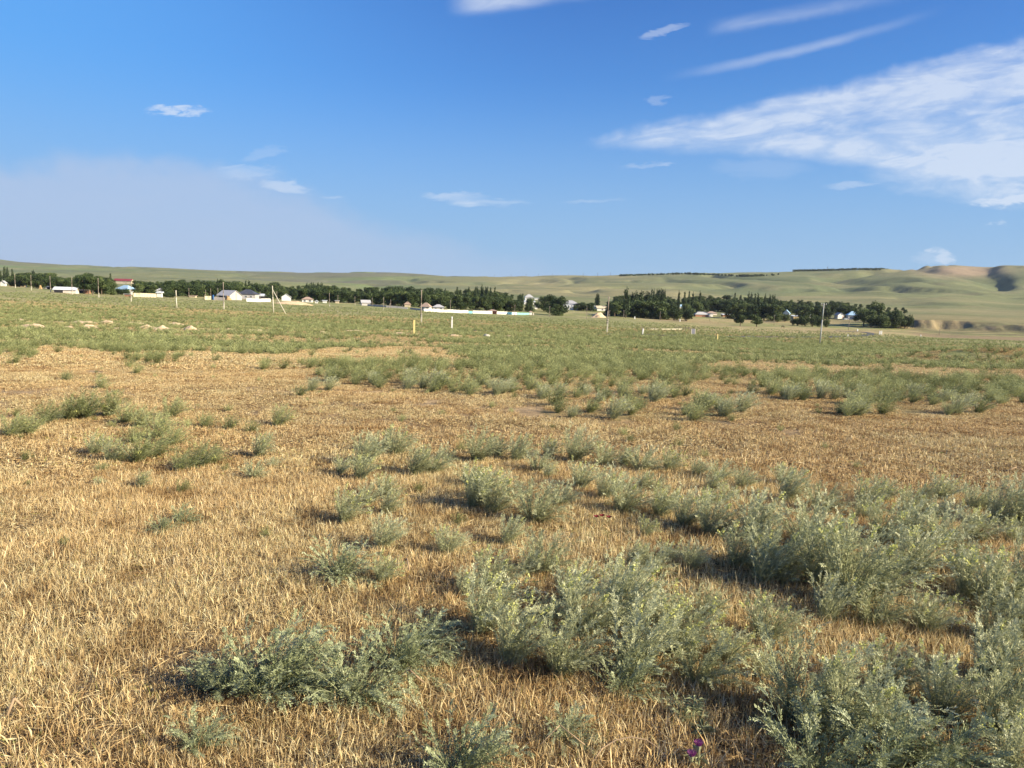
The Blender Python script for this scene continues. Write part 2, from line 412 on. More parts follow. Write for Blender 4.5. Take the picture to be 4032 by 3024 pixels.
M['tree'] = mat_leaf('tree_leaf', [(0.0, (0.024, 0.040, 0.014)), (0.5, (0.060, 0.088, 0.030)), (1.0, (0.14, 0.175, 0.06))], 0.15, 0.5, 0.2)
M['poplar'] = mat_leaf('poplar_leaf', [(0.0, (0.022, 0.036, 0.016)), (0.5, (0.045, 0.068, 0.028)), (1.0, (0.09, 0.12, 0.05))], 0.15, 0.4, 0.2)
M['yellow_tree'] = mat_leaf('yellow_green_leaf', [(0.0, (0.08, 0.10, 0.02)), (1.0, (0.26, 0.27, 0.07))], 0.2, 0.1, 0.2)
M['bark'] = mat_weather('bark', (0.16, 0.12, 0.09), 0.35, 8)
M['stem'] = mat_weather('stem', (0.30, 0.32, 0.19), 0.3, 30)
M['drystem'] = mat_weather('dry_stem', (0.34, 0.24, 0.15), 0.4, 20)
M['whitewash'] = mat_weather('whitewash', (0.72, 0.70, 0.67), 0.05, 0.5, dirt=(0.45, 0.36, 0.27), dirt_amt=0.35)
M['pink_plaster'] = mat_weather('pink_plaster', (0.70, 0.60, 0.54), 0.08, 0.6, dirt_amt=0.3)
M['cream'] = mat_weather('cream_plaster', (0.60, 0.50, 0.36), 0.2, 0.8, dirt_amt=0.7)
M['mud'] = mat_weather('mud_wall', (0.50, 0.37, 0.23), 0.25, 0.8, dirt_amt=0.4)
M['grey_brick'] = mat_weather('grey_brick', (0.46, 0.43, 0.42), 0.15, 2.0, dirt_amt=0.3)
M['red_brick'] = mat_weather('red_brick', (0.36, 0.18, 0.12), 0.25, 2.0)
M['slate'] = mat_weather('asbestos_sheet', (0.42, 0.41, 0.43), 0.15, 1.0, dirt=(0.25, 0.24, 0.24), dirt_amt=0.4)
M['tin'] = mat_weather('bright_tin', (0.62, 0.64, 0.68), 0.10, 1.0, rough=0.5)
M['charcoal'] = mat_weather('charcoal_roof', (0.060, 0.065, 0.085), 0.12, 1.0, rough=0.5)
M['red_roof'] = mat_weather('dark_red_roof', (0.24, 0.045, 0.06), 0.12, 1.0, rough=0.6)
M['blue_roof'] = mat_weather('pale_blue_roof', (0.34, 0.50, 0.66), 0.08, 1.0, rough=0.55)
M['brown_roof'] = mat_weather('brown_roof', (0.36, 0.26, 0.21), 0.2, 1.0)
M['hay'] = mat_weather('hay', (0.42, 0.28, 0.14), 0.35, 3.0, bump=0.05)
M['earth'] = mat_weather('loose_earth', (0.64, 0.47, 0.31), 0.25, 3.0, bump=0.03, dirt=(0.36, 0.25, 0.16), dirt_amt=0.5)
M['dark'] = mat_weather('dark_opening', (0.035, 0.033, 0.04), 0.3, 1.0)  # near-black colour standing in for shade inside open sheds
M['glass'] = mat_weather('window_glass', (0.06, 0.08, 0.10), 0.2, 1.0, rough=0.15)
M['teal'] = mat_weather('teal_paint', (0.24, 0.58, 0.47), 0.08, 0.7, dirt_amt=0.2)
M['cyan'] = mat_weather('cyan_paint', (0.24, 0.60, 0.74), 0.06, 0.7, dirt_amt=0.1)
M['blue'] = mat_weather('blue_paint', (0.08, 0.25, 0.60), 0.1, 0.7)
M['brown_gate'] = mat_weather('brown_gate', (0.22, 0.08, 0.06), 0.15, 1.0)
M['pole_wood'] = mat_weather('weathered_pole_wood', (0.30, 0.24, 0.20), 0.25, 6.0)
M['concrete'] = mat_weather('pale_concrete', (0.56, 0.51, 0.41), 0.12, 3.0, dirt_amt=0.2)
M['grey_concrete'] = mat_weather('grey_concrete', (0.40, 0.40, 0.38), 0.12, 3.0)
M['yellow'] = mat_weather('yellow_paint', (0.62, 0.50, 0.22), 0.1, 4.0, dirt=(0.6, 0.25, 0.05), dirt_amt=0.3)
M['black'] = mat_weather('black_paint', (0.03, 0.03, 0.03), 0.2, 4.0)
M['grey_panel'] = mat_weather('grey_panel', (0.22, 0.22, 0.26), 0.1, 2.0)
M['iron'] = mat_weather('rusty_iron', (0.12, 0.10, 0.09), 0.3, 6.0)
M['asphalt'] = mat_weather('asphalt', (0.085, 0.085, 0.095), 0.2, 0.4, dirt=(0.3, 0.24, 0.16), dirt_amt=0.3)
M['track'] = mat_weather('dusty_track', (0.46, 0.36, 0.24), 0.2, 0.5)
M['dung'] = mat_weather('dung', (0.045, 0.034, 0.026), 0.4, 30.0, bump=0.01)
M['stone'] = mat_weather('stone', (0.50, 0.46, 0.40), 0.2, 8.0)
M['purple'] = mat_weather('thistle_purple', (0.36, 0.10, 0.30), 0.3, 60.0)
M['red'] = mat_weather('poppy_red', (0.13, 0.01, 0.02), 0.3, 60.0)
M['thistle_green'] = mat_weather('thistle_green', (0.26, 0.28, 0.16), 0.3, 30.0)
M['horse'] = mat_weather('horse_hide', (0.045, 0.03, 0.022), 0.3, 3.0)
M['carpaint'] = mat_weather('white_car_paint', (0.7, 0.7, 0.7), 0.03, 1.0, rough=0.3)
M['rubber'] = mat_weather('rubber', (0.02, 0.02, 0.02), 0.1, 5.0)

# ------------------------------------------------------------------ what grows where (display units = source / 1.823)
DU = 4032 / 2212.0
def inpoly(x, y, poly):
    x = np.asarray(x); y = np.asarray(y); ins = np.zeros(x.shape, bool); n = len(poly)
    for i in range(n):
        x0, y0 = poly[i]; x1, y1 = poly[(i + 1) % n]
        if y0 == y1: continue
        c = ((y0 > y) != (y1 > y)) & (x < (x1 - x0) * (y - y0) / (y1 - y0) + x0)
        ins ^= c
    return ins
UPPER = [(-900, 400), (3200, 400), (3200, 835), (2212, 805), (1900, 793), (1560, 781), (1480, 800), (1320, 812), (1050, 800), (1010, 768), (960, 757), (840, 752), (740, 756), (600, 768), (420, 757), (280, 765), (120, 752), (0, 762), (-900, 770)]
BELT = [(640, 790), (760, 786), (1000, 790), (1060, 800), (1540, 800), (1660, 806), (1900, 808), (2212, 826), (3200, 850), (3200, 890), (2212, 864), (1960, 852), (1700, 868), (1580, 836), (1320, 838), (1190, 842), (1080, 862), (900, 852), (800, 846), (690, 832)]
CLUMPS = [(1180, 868, 1310, 905), (1270, 880, 1440, 908), (1440, 885, 1585, 912), (1780, 868, 1990, 912), (2030, 880, 2105, 906), (520, 792, 570, 804), (260, 772, 400, 786), (30, 766, 70, 776), (1620, 850, 1690, 870), (1230, 848, 1330, 866), (1160, 850, 1480, 882), (1600, 842, 1900, 872), (1850, 850, 2100, 880), (1960, 856, 2212, 884)]
def greenness(px, py, x, y):
    X = px / DU + (fbm(x / 2.2, y / 2.2, 70, 3) - 0.5) * 60; Yd = py / DU + (fbm(x / 3.2, y / 3.2, 74, 4) - 0.5) * 22
    g = inpoly(X, Yd, UPPER).astype(float)
    g = np.maximum(g, inpoly(X, Yd, BELT) * 0.95)
    for a, b, c, d in CLUMPS:
        e = ((X - (a + c) / 2) / ((c - a) / 2)) ** 2 + ((Yd - (b + d) / 2) / ((d - b) / 2)) ** 2
        g = np.maximum(g, (e < 1) * 0.9)
    return g

# ------------------------------------------------------------------ ground sheet
def rows():
    r = [0.0, 0.8]; k = 1.3
    while k < 60: r.append(k); k *= 1.021
    while k < 440: r.append(k); k *= 1.0125
    while k < 540: r.append(k); k += 2.4
    while k < 700: r.append(k); k += 1.5
    while k < 5200: r.append(k); k *= 1.0125
    while k < 9000: r.append(k); k *= 1.06
    r += [12000, 20000, 30000]
    return np.array(r)
RR = rows()
fr = rad(39)
AZ = np.concatenate([np.arange(-math.pi, -fr, rad(2.5)), np.arange(-fr, fr, rad(0.15)), np.arange(fr, math.pi - rad(1.2), rad(2.5))])
nr, na = len(RR), len(AZ)
gr, ga = np.meshgrid(RR, AZ, indexing='ij')
gx = gr * np.sin(ga); gy = gr * np.cos(ga); gz = H(gx, gy)
gz = np.where(gr > 9500, np.minimum(gz, -60), gz)
ii, jj = np.meshgrid(np.arange(nr - 1), np.arange(na), indexing='ij')
j2 = (jj + 1) % na
faces = np.stack([ii * na + jj, ii * na + j2, (ii + 1) * na + j2, (ii + 1) * na + jj], -1).reshape(-1, 4)
ex = 0.5
slope_x = (H(gx + 2, gy) - H(gx - 2, gy)) / 4; slope_y = (H(gx, gy + 2) - H(gx, gy - 2)) / 4
slope = np.hypot(slope_x, slope_y)
gpx, gpy = project(np.stack([gx, gy, gz], -1))
C = lambda *c: np.array(c, float)
dry_near = C(0.27, 0.19, 0.11); soil = C(0.46, 0.31, 0.18)
green_mid = C(0.21, 0.21, 0.10); field = C(0.235, 0.24, 0.10); olive = C(0.185, 0.195, 0.10); tanh = C(0.31, 0.265, 0.15)
dull = C(0.17, 0.17, 0.11); pinkh = C(0.33, 0.24, 0.17)
def mixc(a, b, f): return a * (1 - f[..., None]) + b * f[..., None]
g = greenness(gpx, gpy, gx, gy)
col = np.broadcast_to(dry_near, gx.shape + (3,)).copy()
col = mixc(col, C(0.30, 0.20, 0.10), sm(fbm(gx / 1.1, gy / 1.1, 90, 4), 0.48, 0.66) * 0.6)
col = mixc(col, C(0.50, 0.36, 0.215), 1 - sm(gpy, 1450, 1800))
col = mixc(col, green_mid, g * (1 - sm(gpy, 1440, 1500)))
col = mixc(col, C(0.36, 0.28, 0.15), g * sm(fbm(gx / 4.5, gy / 6.0, 103, 4), 0.46, 0.60) * 0.85)
col = mixc(col, C(0.24, 0.18, 0.085), g * sm(gpy, 1440, 1500) * 0.6)
mid = sm(gr, 40, 90)
n_a = fbm(gx / 18, gy / 9, 91, 4); n_b = fbm(gx / 60, gy / 30, 92, 4); n_c = fbm(gx / 5, gy / 4, 93, 3)
fcol = mixc(np.broadcast_to(field, col.shape), C(0.34, 0.29, 0.155), sm(n_b, 0.48, 0.72) * 0.75)
fcol = mixc(fcol, C(0.16, 0.18, 0.075), sm(n_a, 0.5, 0.7) * 0.6)
fcol = mixc(fcol, C(0.42, 0.34, 0.20), sm(n_c, 0.56, 0.72) * 0.6)
for (x0, x1, yc, sl, w_) in ((-50, 1100, 1283, 0.022, 9), (100, 1000, 1266, 0.018, 6), (1000, 2450, 1306, 0.013, 8), (1250, 1800, 1316, 0.0, 6)):
    mk = np.exp(-((gpy - (yc + sl * gpx if x0 < 1000 else yc + sl * (gpx - 1000))) / w_) ** 2) * sm(gpx, x0, x0 + 80) * (1 - sm(gpx, x1 - 80, x1)) * sm(fbm(gx / 3.0, gy / 9.0, 105, 3), 0.44, 0.56)
    fcol = mixc(fcol, C(0.56, 0.42, 0.27), np.clip(mk * 1.1, 0, 1))
# greener belt in the middle distance on the right
fcol = mixc(fcol, C(0.165, 0.22, 0.07), sm(gpx, 1700, 2400) * sm(gpy - 0.02 * (gpx - 2500), 1325, 1350) * 0.75)
col = mixc(col, fcol * 1.08, mid)
# dry slopes near the village at right
dr = sm(gpx, 2350, 2700) * sm(gpy, 1225, 1262) * (1 - sm(gpy - 0.0297 * (gpx - 3000), 1302, 1325)) * sm(n_b * 0.5 + n_a * 0.5, 0.42, 0.55)
col = mixc(col, C(0.40, 0.31, 0.17), dr * 0.85)
# pale path streaks across the left fields
for (x0, y0, x1, y1, w) in ((0, 1176, 700, 1208, 5), (600, 1215, 1300, 1243, 2.2), (1150, 1283, 1900, 1290, 2.0), (0, 1190, 500, 1200, 2.5), (1000, 1225, 1500, 1236, 2.0), (2480, 1292, 2700, 1296, 2.5), (2790, 1296, 3180, 1302, 5), (2100, 1311, 2900, 1327, 1.4)):
    yl = y0 + (gpx - x0) * (y1 - y0) / (x1 - x0)
    mk = np.exp(-((gpy - yl) / w) ** 2) * sm(gpx, x0 - 40, x0 + 60) * (1 - sm(gpx, x1 - 60, x1 + 40)) * (gpy > 1000)
    col = mixc(col, C(0.46, 0.36, 0.21), mk * 0.6 * sm(n_a, 0.30, 0.5))
# hills
hk = sm(gr, 620, 800)
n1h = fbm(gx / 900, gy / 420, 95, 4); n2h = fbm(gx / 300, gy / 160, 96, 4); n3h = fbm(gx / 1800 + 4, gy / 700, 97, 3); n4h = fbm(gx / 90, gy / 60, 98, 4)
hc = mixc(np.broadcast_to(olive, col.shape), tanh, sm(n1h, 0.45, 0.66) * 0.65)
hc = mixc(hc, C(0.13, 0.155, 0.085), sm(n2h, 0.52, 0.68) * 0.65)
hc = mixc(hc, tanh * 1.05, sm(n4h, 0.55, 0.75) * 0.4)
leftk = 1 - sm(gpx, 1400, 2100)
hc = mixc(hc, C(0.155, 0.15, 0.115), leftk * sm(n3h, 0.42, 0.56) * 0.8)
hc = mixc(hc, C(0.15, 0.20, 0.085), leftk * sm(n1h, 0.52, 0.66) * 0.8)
pk = np.exp(-((gpx - 3790) / 170) ** 2 - ((gpy - 1068) / 22) ** 2)
hc = mixc(hc, pinkh, np.clip(pk * 1.3, 0, 0.9))
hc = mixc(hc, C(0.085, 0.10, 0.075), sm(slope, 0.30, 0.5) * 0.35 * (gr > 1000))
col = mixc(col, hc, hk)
# eroded river bluffs: bare earth where it is steep
bl = sm(slope, 0.32, 0.6) * (gr > 440) * (gr < 700)
col = mixc(col, C(0.40, 0.275, 0.18), np.clip(bl, 0, 1))
col = mixc(col, C(0.34, 0.24, 0.17), np.clip(bl, 0, 1) * sm(noise(gx / 2.5, gy / 30, 99), 0.4, 0.8) * 0.8)
lowk = sm(gpx, 3560, 3620) * sm(gr, 470, 510) * (1 - sm(gr, 560, 575))
col = mixc(col, C(0.27, 0.195, 0.125), lowk * (1 - np.clip(bl, 0, 1)) * 0.8)
tk = sm(gpx, 3560, 3640) * sm(gr, 572, 590) * (1 - sm(gr, 640, 690))
col = mixc(col, C(0.15, 0.145, 0.085), tk * sm(fbm(gx / 40, gy / 9, 101, 3), 0.36, 0.56) * 0.8)  # dark green terrace strip, its shadows mixed into the ground colour
# terraces above the bluffs
col = mixc(col, C(0.26, 0.225, 0.125), sm(gpx, 3500, 3650) * sm(gr, 590, 640) * (1 - sm(gr, 760, 860)) * 0.7)
rgba = np.concatenate([col, np.ones(col.shape[:2] + (1,))], -1).reshape(-1, 4)
V4 = np.stack([gx, gy, gz], -1).reshape(-1, 3)

mg, t, b = mat_new('ground_cover'); V.tree = t
at = t.nodes.new('ShaderNodeAttribute'); at.attribute_name = 'cover'
geo = t.nodes.new('ShaderNodeNewGeometry')
def gnoise(scale, detail=6, rough=0.6, sx=1, sy=1):
    mp = t.nodes.new('ShaderNodeMapping'); mp.inputs['Scale'].default_value = (sx, sy, 1)
    t.links.new(geo.outputs['Position'], mp.inputs[0])
    n = t.nodes.new('ShaderNodeTexNoise'); n.inputs['Scale'].default_value = scale; n.inputs['Detail'].default_value = detail
    n.inputs['Roughness'].default_value = rough; t.links.new(mp.outputs[0], n.inputs['Vector'])
    return V(n.outputs['Fac'])
fine = gnoise(40, 8, 0.7); med = gnoise(2.2, 8, 0.7); big = gnoise(0.16, 8, 0.68)
huge = gnoise(0.018, 9, 0.72, 0.6, 1.5)
shade = (huge - 0.5) * 0.9 + (fine - 0.5) * 0.9 + (med - 0.5) * 0.9 + (big - 0.5) * 0.8 + 1.0
cmb = t.nodes.new('ShaderNodeCombineColor')
for k in range(3): t.links.new(shade.s, cmb.inputs[k])
c1 = mixrgb(t, 1.0, at.outputs['Color'], cmb.outputs[0], 'MULTIPLY')
gvar = sstep(gnoise(0.5, 6, 0.65), 0.42, 0.62)
c2 = mixrgb(t, gvar * 0.16, c1, (0.12, 0.14, 0.06))
t.links.new(c2, b.inputs['Base Color']); b.inputs['Roughness'].default_value = 0.95; b.inputs['Specular IOR Level'].default_value = 0.05
bp = t.nodes.new('ShaderNodeBump'); bp.inputs['Strength'].default_value = 0.8; bp.inputs['Distance'].default_value = 0.25
t.links.new((med * 0.6 + fine * 0.12 + big * 1.6 + huge * 14).s, bp.inputs['Height']); t.links.new(bp.outputs[0], b.inputs['Normal'])
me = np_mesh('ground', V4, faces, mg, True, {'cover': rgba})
ground = link('ground', me); tag(ground, kind='structure')

# ------------------------------------------------------------------ draped strips: road and tracks
def strip(name, pts, width, mat, lift, kind='structure'):
    P = []
    for (px, py) in pts: P.append(ground_at(px, py)[:2])
    Q = []
    for i in range(len(P) - 1):
        n = 14
        for k in range(n): Q.append((P[i][0] + (P[i + 1][0] - P[i][0]) * k / n, P[i][1] + (P[i + 1][1] - P[i][1]) * k / n))
    Q.append(P[-1]); Q = np.array(Q)
    for _ in range(25): Q[1:-1] = (Q[:-2] + Q[1:-1] * 2 + Q[2:]) / 4
    T = np.gradient(Q, axis=0); T /= np.linalg.norm(T, axis=1)[:, None]; N = np.stack([-T[:, 1], T[:, 0]], -1)
    vs = []
    for s in (-0.5, -0.2, 0.2, 0.5):
        W = Q + N * width * s; vs.append(np.column_stack([W, H(W[:, 0], W[:, 1]) + lift - 0.05 * abs(s) * 2]))
    v = np.stack(vs, 1).reshape(-1, 3); f = []
    for i in range(len(Q) - 1):
        for k in range(3): f.append((i * 4 + k, i * 4 + k + 1, i * 4 + 5 + k, i * 4 + 4 + k))
    o = link(name, np_mesh(name, v, f, mat, True)); return tag(o, kind=kind)
strip('road', [(1560, 1297), (1760, 1301), (2100, 1311), (2500, 1320), (2900, 1326), (3200, 1327), (3340, 1326), (3430, 1319), (3435, 1312), (3370, 1307), (3290, 1303)], 4.0, M['asphalt'], 0.16)
strip('dirt_track', [(2060, 1239), (2200, 1246), (2400, 1254), (2600, 1263), (2700, 1266)], 3.5, M['track'], 0.16)

# ------------------------------------------------------------------ instancing of uncountable cover (geometry nodes)
HID = {}
def hidden_collection(name, meshes):
    c = bpy.data.collections.new(name)
    for i, me in enumerate(meshes):
        o = bpy.data.objects.new('%s_%02d' % (name, i), me); c.objects.link(o)
    return c
def scatter(name, pts, rot, scl, idx, coll):
    me = bpy.data.meshes.new(name); me.vertices.add(len(pts)); me.vertices.foreach_set('co', np.asarray(pts, np.float32).ravel())
    a = me.attributes.new('rot', 'FLOAT_VECTOR', 'POINT'); a.data.foreach_set('vector', np.asarray(rot, np.float32).ravel())
    a = me.attributes.new('scl', 'FLOAT', 'POINT'); a.data.foreach_set('value', np.asarray(scl, np.float32))
    a = me.attributes.new('idx', 'INT', 'POINT'); a.data.foreach_set('value', np.asarray(idx, np.int32))
    me.update()
    o = link(name, me); tag(o, kind='stuff')
    g = bpy.data.node_groups.new(name + '_spread', 'GeometryNodeTree')
    g.interface.new_socket(name='Geometry', in_out='INPUT', socket_type='NodeSocketGeometry')
    g.interface.new_socket(name='Geometry', in_out='OUTPUT', socket_type='NodeSocketGeometry')
    N = g.nodes; L = g.links
    gi = N.new('NodeGroupInput'); go = N.new('NodeGroupOutput')
    ci = N.new('GeometryNodeCollectionInfo'); ci.inputs['Collection'].default_value = coll
    ci.inputs['Separate Children'].default_value = True; ci.inputs['Reset Children'].default_value = True
    ip = N.new('GeometryNodeInstanceOnPoints'); ip.inputs['Pick Instance'].default_value = True
    def attr(nm, ty):
        n = N.new('GeometryNodeInputNamedAttribute'); n.data_type = ty; n.inputs['Name'].default_value = nm
        return [s for s in n.outputs if s.enabled and s.name == 'Attribute'][0]
    er = N.new('FunctionNodeEulerToRotation')
    L.new(gi.outputs[0], ip.inputs['Points']); L.new(ci.outputs[0], ip.inputs['Instance'])
    L.new(attr('rot', 'FLOAT_VECTOR'), er.inputs[0]); L.new(er.outputs[0], ip.inputs['Rotation'])
    L.new(attr('scl', 'FLOAT'), ip.inputs['Scale']); L.new(attr('idx', 'INT'), ip.inputs['Instance Index'])
    L.new(ip.outputs[0], go.inputs[0])
    md = o.modifiers.new('spread', 'NODES'); md.node_group = g
    return o
def slope_rot(x, y, rz):
    e = 0.3
    sx = (H(x + e, y) - H(x - e, y)) / (2 * e); sy = (H(x, y + e) - H(x, y - e)) / (2 * e)
    out = np.empty((len(x), 3))
    for i in range(len(x)):
        n = Vector((-sx[i], -sy[i], 1)).normalized()
        q = Vector((0, 0, 1)).rotation_difference(n)
        out[i] = (q.to_matrix() @ Matrix.Rotation(rz[i], 3, 'Z')).to_euler()
    return out

def grass_patch(seed, radius, n, hmin, hmax, w, lean=0.45, litter=0.35, heads=0.12, green=0.03, bias=0.10):
    r = np.random.default_rng(seed)
    rr = radius * np.sqrt(r.random(n)); th = r.random(n) * 2 * math.pi
    # clumped blade bases
    k = max(6, n // 16); cx = radius * np.sqrt(r.random(k)); ct = r.random(k) * 6.283
    pick = r.integers(0, k, n); cl = r.random(n) < 0.6
    bx = np.where(cl, cx[pick] * np.cos(ct[pick]) + r.normal(0, radius * 0.05, n), rr * np.cos(th))
    by = np.where(cl, cx[pick] * np.sin(ct[pick]) + r.normal(0, radius * 0.05, n), rr * np.sin(th))
    hh = hmin + (hmax - hmin) * r.random(n) ** 1.9
    az = r.random(n) * 6.283; lit = r.random(n) < litter
    ln = np.where(lit, 1.25 + 0.28 * r.random(n), np.abs(r.normal(0, lean, n)))
    d = np.stack([np.sin(ln) * np.cos(az) + bias * (~lit), np.sin(ln) * np.sin(az), np.cos(ln)], -1)
    d /= np.linalg.norm(d, axis=1)[:, None]
    L_ = np.where(lit, hh * 1.1, hh)
    side = np.cross(d, r.normal(size=(n, 3))); side /= np.linalg.norm(side, axis=1)[:, None]
    ww = w * (0.6 + 0.8 * r.random(n)) * np.where(lit, 1.3, 1.0)
    z0 = np.where(lit, r.random(n) * hmin * 0.7, -0.01)
    B = np.stack([bx, by, z0], -1)
    bend = np.stack([np.cos(az), np.sin(az), np.full(n, -0.6)], -1) * (L_ * r.random(n) * 0.18)[:, None] * (~lit)[:, None]
    p0 = B - side * ww[:, None] / 2; p1 = B + side * ww[:, None] / 2
    mdp = B + d * (L_ * 0.55)[:, None]
    hw = np.where(r.random(n) < heads, 1.9, 0.75) * ww / 2
    p2 = mdp + side * hw[:, None]; p3 = mdp - side * hw[:, None]; p4 = B + d * L_[:, None] + bend
    v = np.stack([p0, p1, p2, p3, p4], 1).reshape(-1, 3)
    o = np.arange(n)[:, None] * 5
    f = np.concatenate([o + [0, 1, 2], o + [0, 2, 3], o + [3, 2, 4]], 0)
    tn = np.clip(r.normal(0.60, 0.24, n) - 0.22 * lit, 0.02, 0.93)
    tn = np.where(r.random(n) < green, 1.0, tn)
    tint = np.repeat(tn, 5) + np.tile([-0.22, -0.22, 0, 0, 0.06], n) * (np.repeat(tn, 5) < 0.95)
    return np_mesh('grass_tuft', v, f, M['straw'], False, {'tint': np.clip(tint, 0, 1)})

def spread(rmin, rmax, dens_fn, half=rad(40)):
    """random ground points within the visible wedge, thinned by dens_fn (points per square metre)"""
    area = half * (rmax ** 2 - rmin ** 2)
    dmax = dens_fn.max_d; c = 1 / math.sqrt(dmax); w = rmax * math.sin(half)
    X_, Y_ = np.meshgrid(np.arange(-w, w, c), np.arange(rmin * math.cos(half) - c, rmax, c))
    x = X_.ravel() + RNG.uniform(0, 1, X_.size) * c; y = Y_.ravel() + RNG.uniform(0, 1, X_.size) * c
    r = np.hypot(x, y); kk = (r > rmin) & (r < rmax) & (np.abs(np.arctan2(x, y)) < half)
    x = x[kk]; y = y[kk]; r = r[kk]; n = len(x); z = H(x, y)
    px, py = project(np.stack([x, y, z], -1))
    keep = RNG.random(n) < dens_fn(px, py, x, y, r) / dmax
    return x[keep], y[keep], z[keep], px[keep], py[keep]
def dens(f, m): f.max_d = m; return f

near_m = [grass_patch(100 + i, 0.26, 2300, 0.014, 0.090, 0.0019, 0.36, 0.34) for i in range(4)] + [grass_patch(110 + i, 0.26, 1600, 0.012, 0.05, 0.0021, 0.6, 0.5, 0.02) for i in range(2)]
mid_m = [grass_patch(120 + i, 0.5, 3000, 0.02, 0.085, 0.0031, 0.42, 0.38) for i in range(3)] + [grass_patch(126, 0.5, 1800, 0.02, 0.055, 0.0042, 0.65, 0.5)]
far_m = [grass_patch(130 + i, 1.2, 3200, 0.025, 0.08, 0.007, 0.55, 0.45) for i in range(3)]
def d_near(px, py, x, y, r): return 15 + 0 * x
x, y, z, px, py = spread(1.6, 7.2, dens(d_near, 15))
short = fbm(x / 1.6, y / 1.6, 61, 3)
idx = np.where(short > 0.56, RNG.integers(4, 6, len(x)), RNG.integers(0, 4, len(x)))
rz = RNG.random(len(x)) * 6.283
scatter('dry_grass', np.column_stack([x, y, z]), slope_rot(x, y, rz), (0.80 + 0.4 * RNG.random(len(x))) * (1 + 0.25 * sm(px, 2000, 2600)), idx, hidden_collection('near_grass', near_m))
def d_mid(px, py, x, y, r): return 5.0 * (0.9 + 0.1 * sm(fbm(x / 1.2, y / 1.2, 62, 3), 0.36, 0.5)) * (1 - 0.3 * greenness(px, py, x, y))
x, y, z, px, py = spread(6.9, 19, dens(d_mid, 5.0))
rz = RNG.random(len(x)) * 6.283
tall = sm(py, 1850, 1700)
idx = np.where(RNG.random(len(x)) < 0.2 + 0.3 * (1 - sm(py, 1650, 1950)), 3, RNG.integers(0, 3, len(x)))
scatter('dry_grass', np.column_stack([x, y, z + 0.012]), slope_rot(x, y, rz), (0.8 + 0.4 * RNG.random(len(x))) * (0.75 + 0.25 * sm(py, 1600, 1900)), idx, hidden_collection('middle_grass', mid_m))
def d_far(px, py, x, y, r): return 1.0 * (1 - 0.6 * greenness(px, py, x, y)) * (0.75 + 0.25 * sm(fbm(x / 3, y / 3, 63, 3), 0.4, 0.55))
x, y, z, px, py = spread(18, 75, dens(d_far, 1.0))
rz = RNG.random(len(x)) * 6.283
scatter('dry_grass', np.column_stack([x, y, z + 0.015]), slope_rot(x, y, rz), (0.8 + 0.4 * RNG.random(len(x))), RNG.integers(0, 3, len(x)), hidden_collection('distant_grass', far_m))

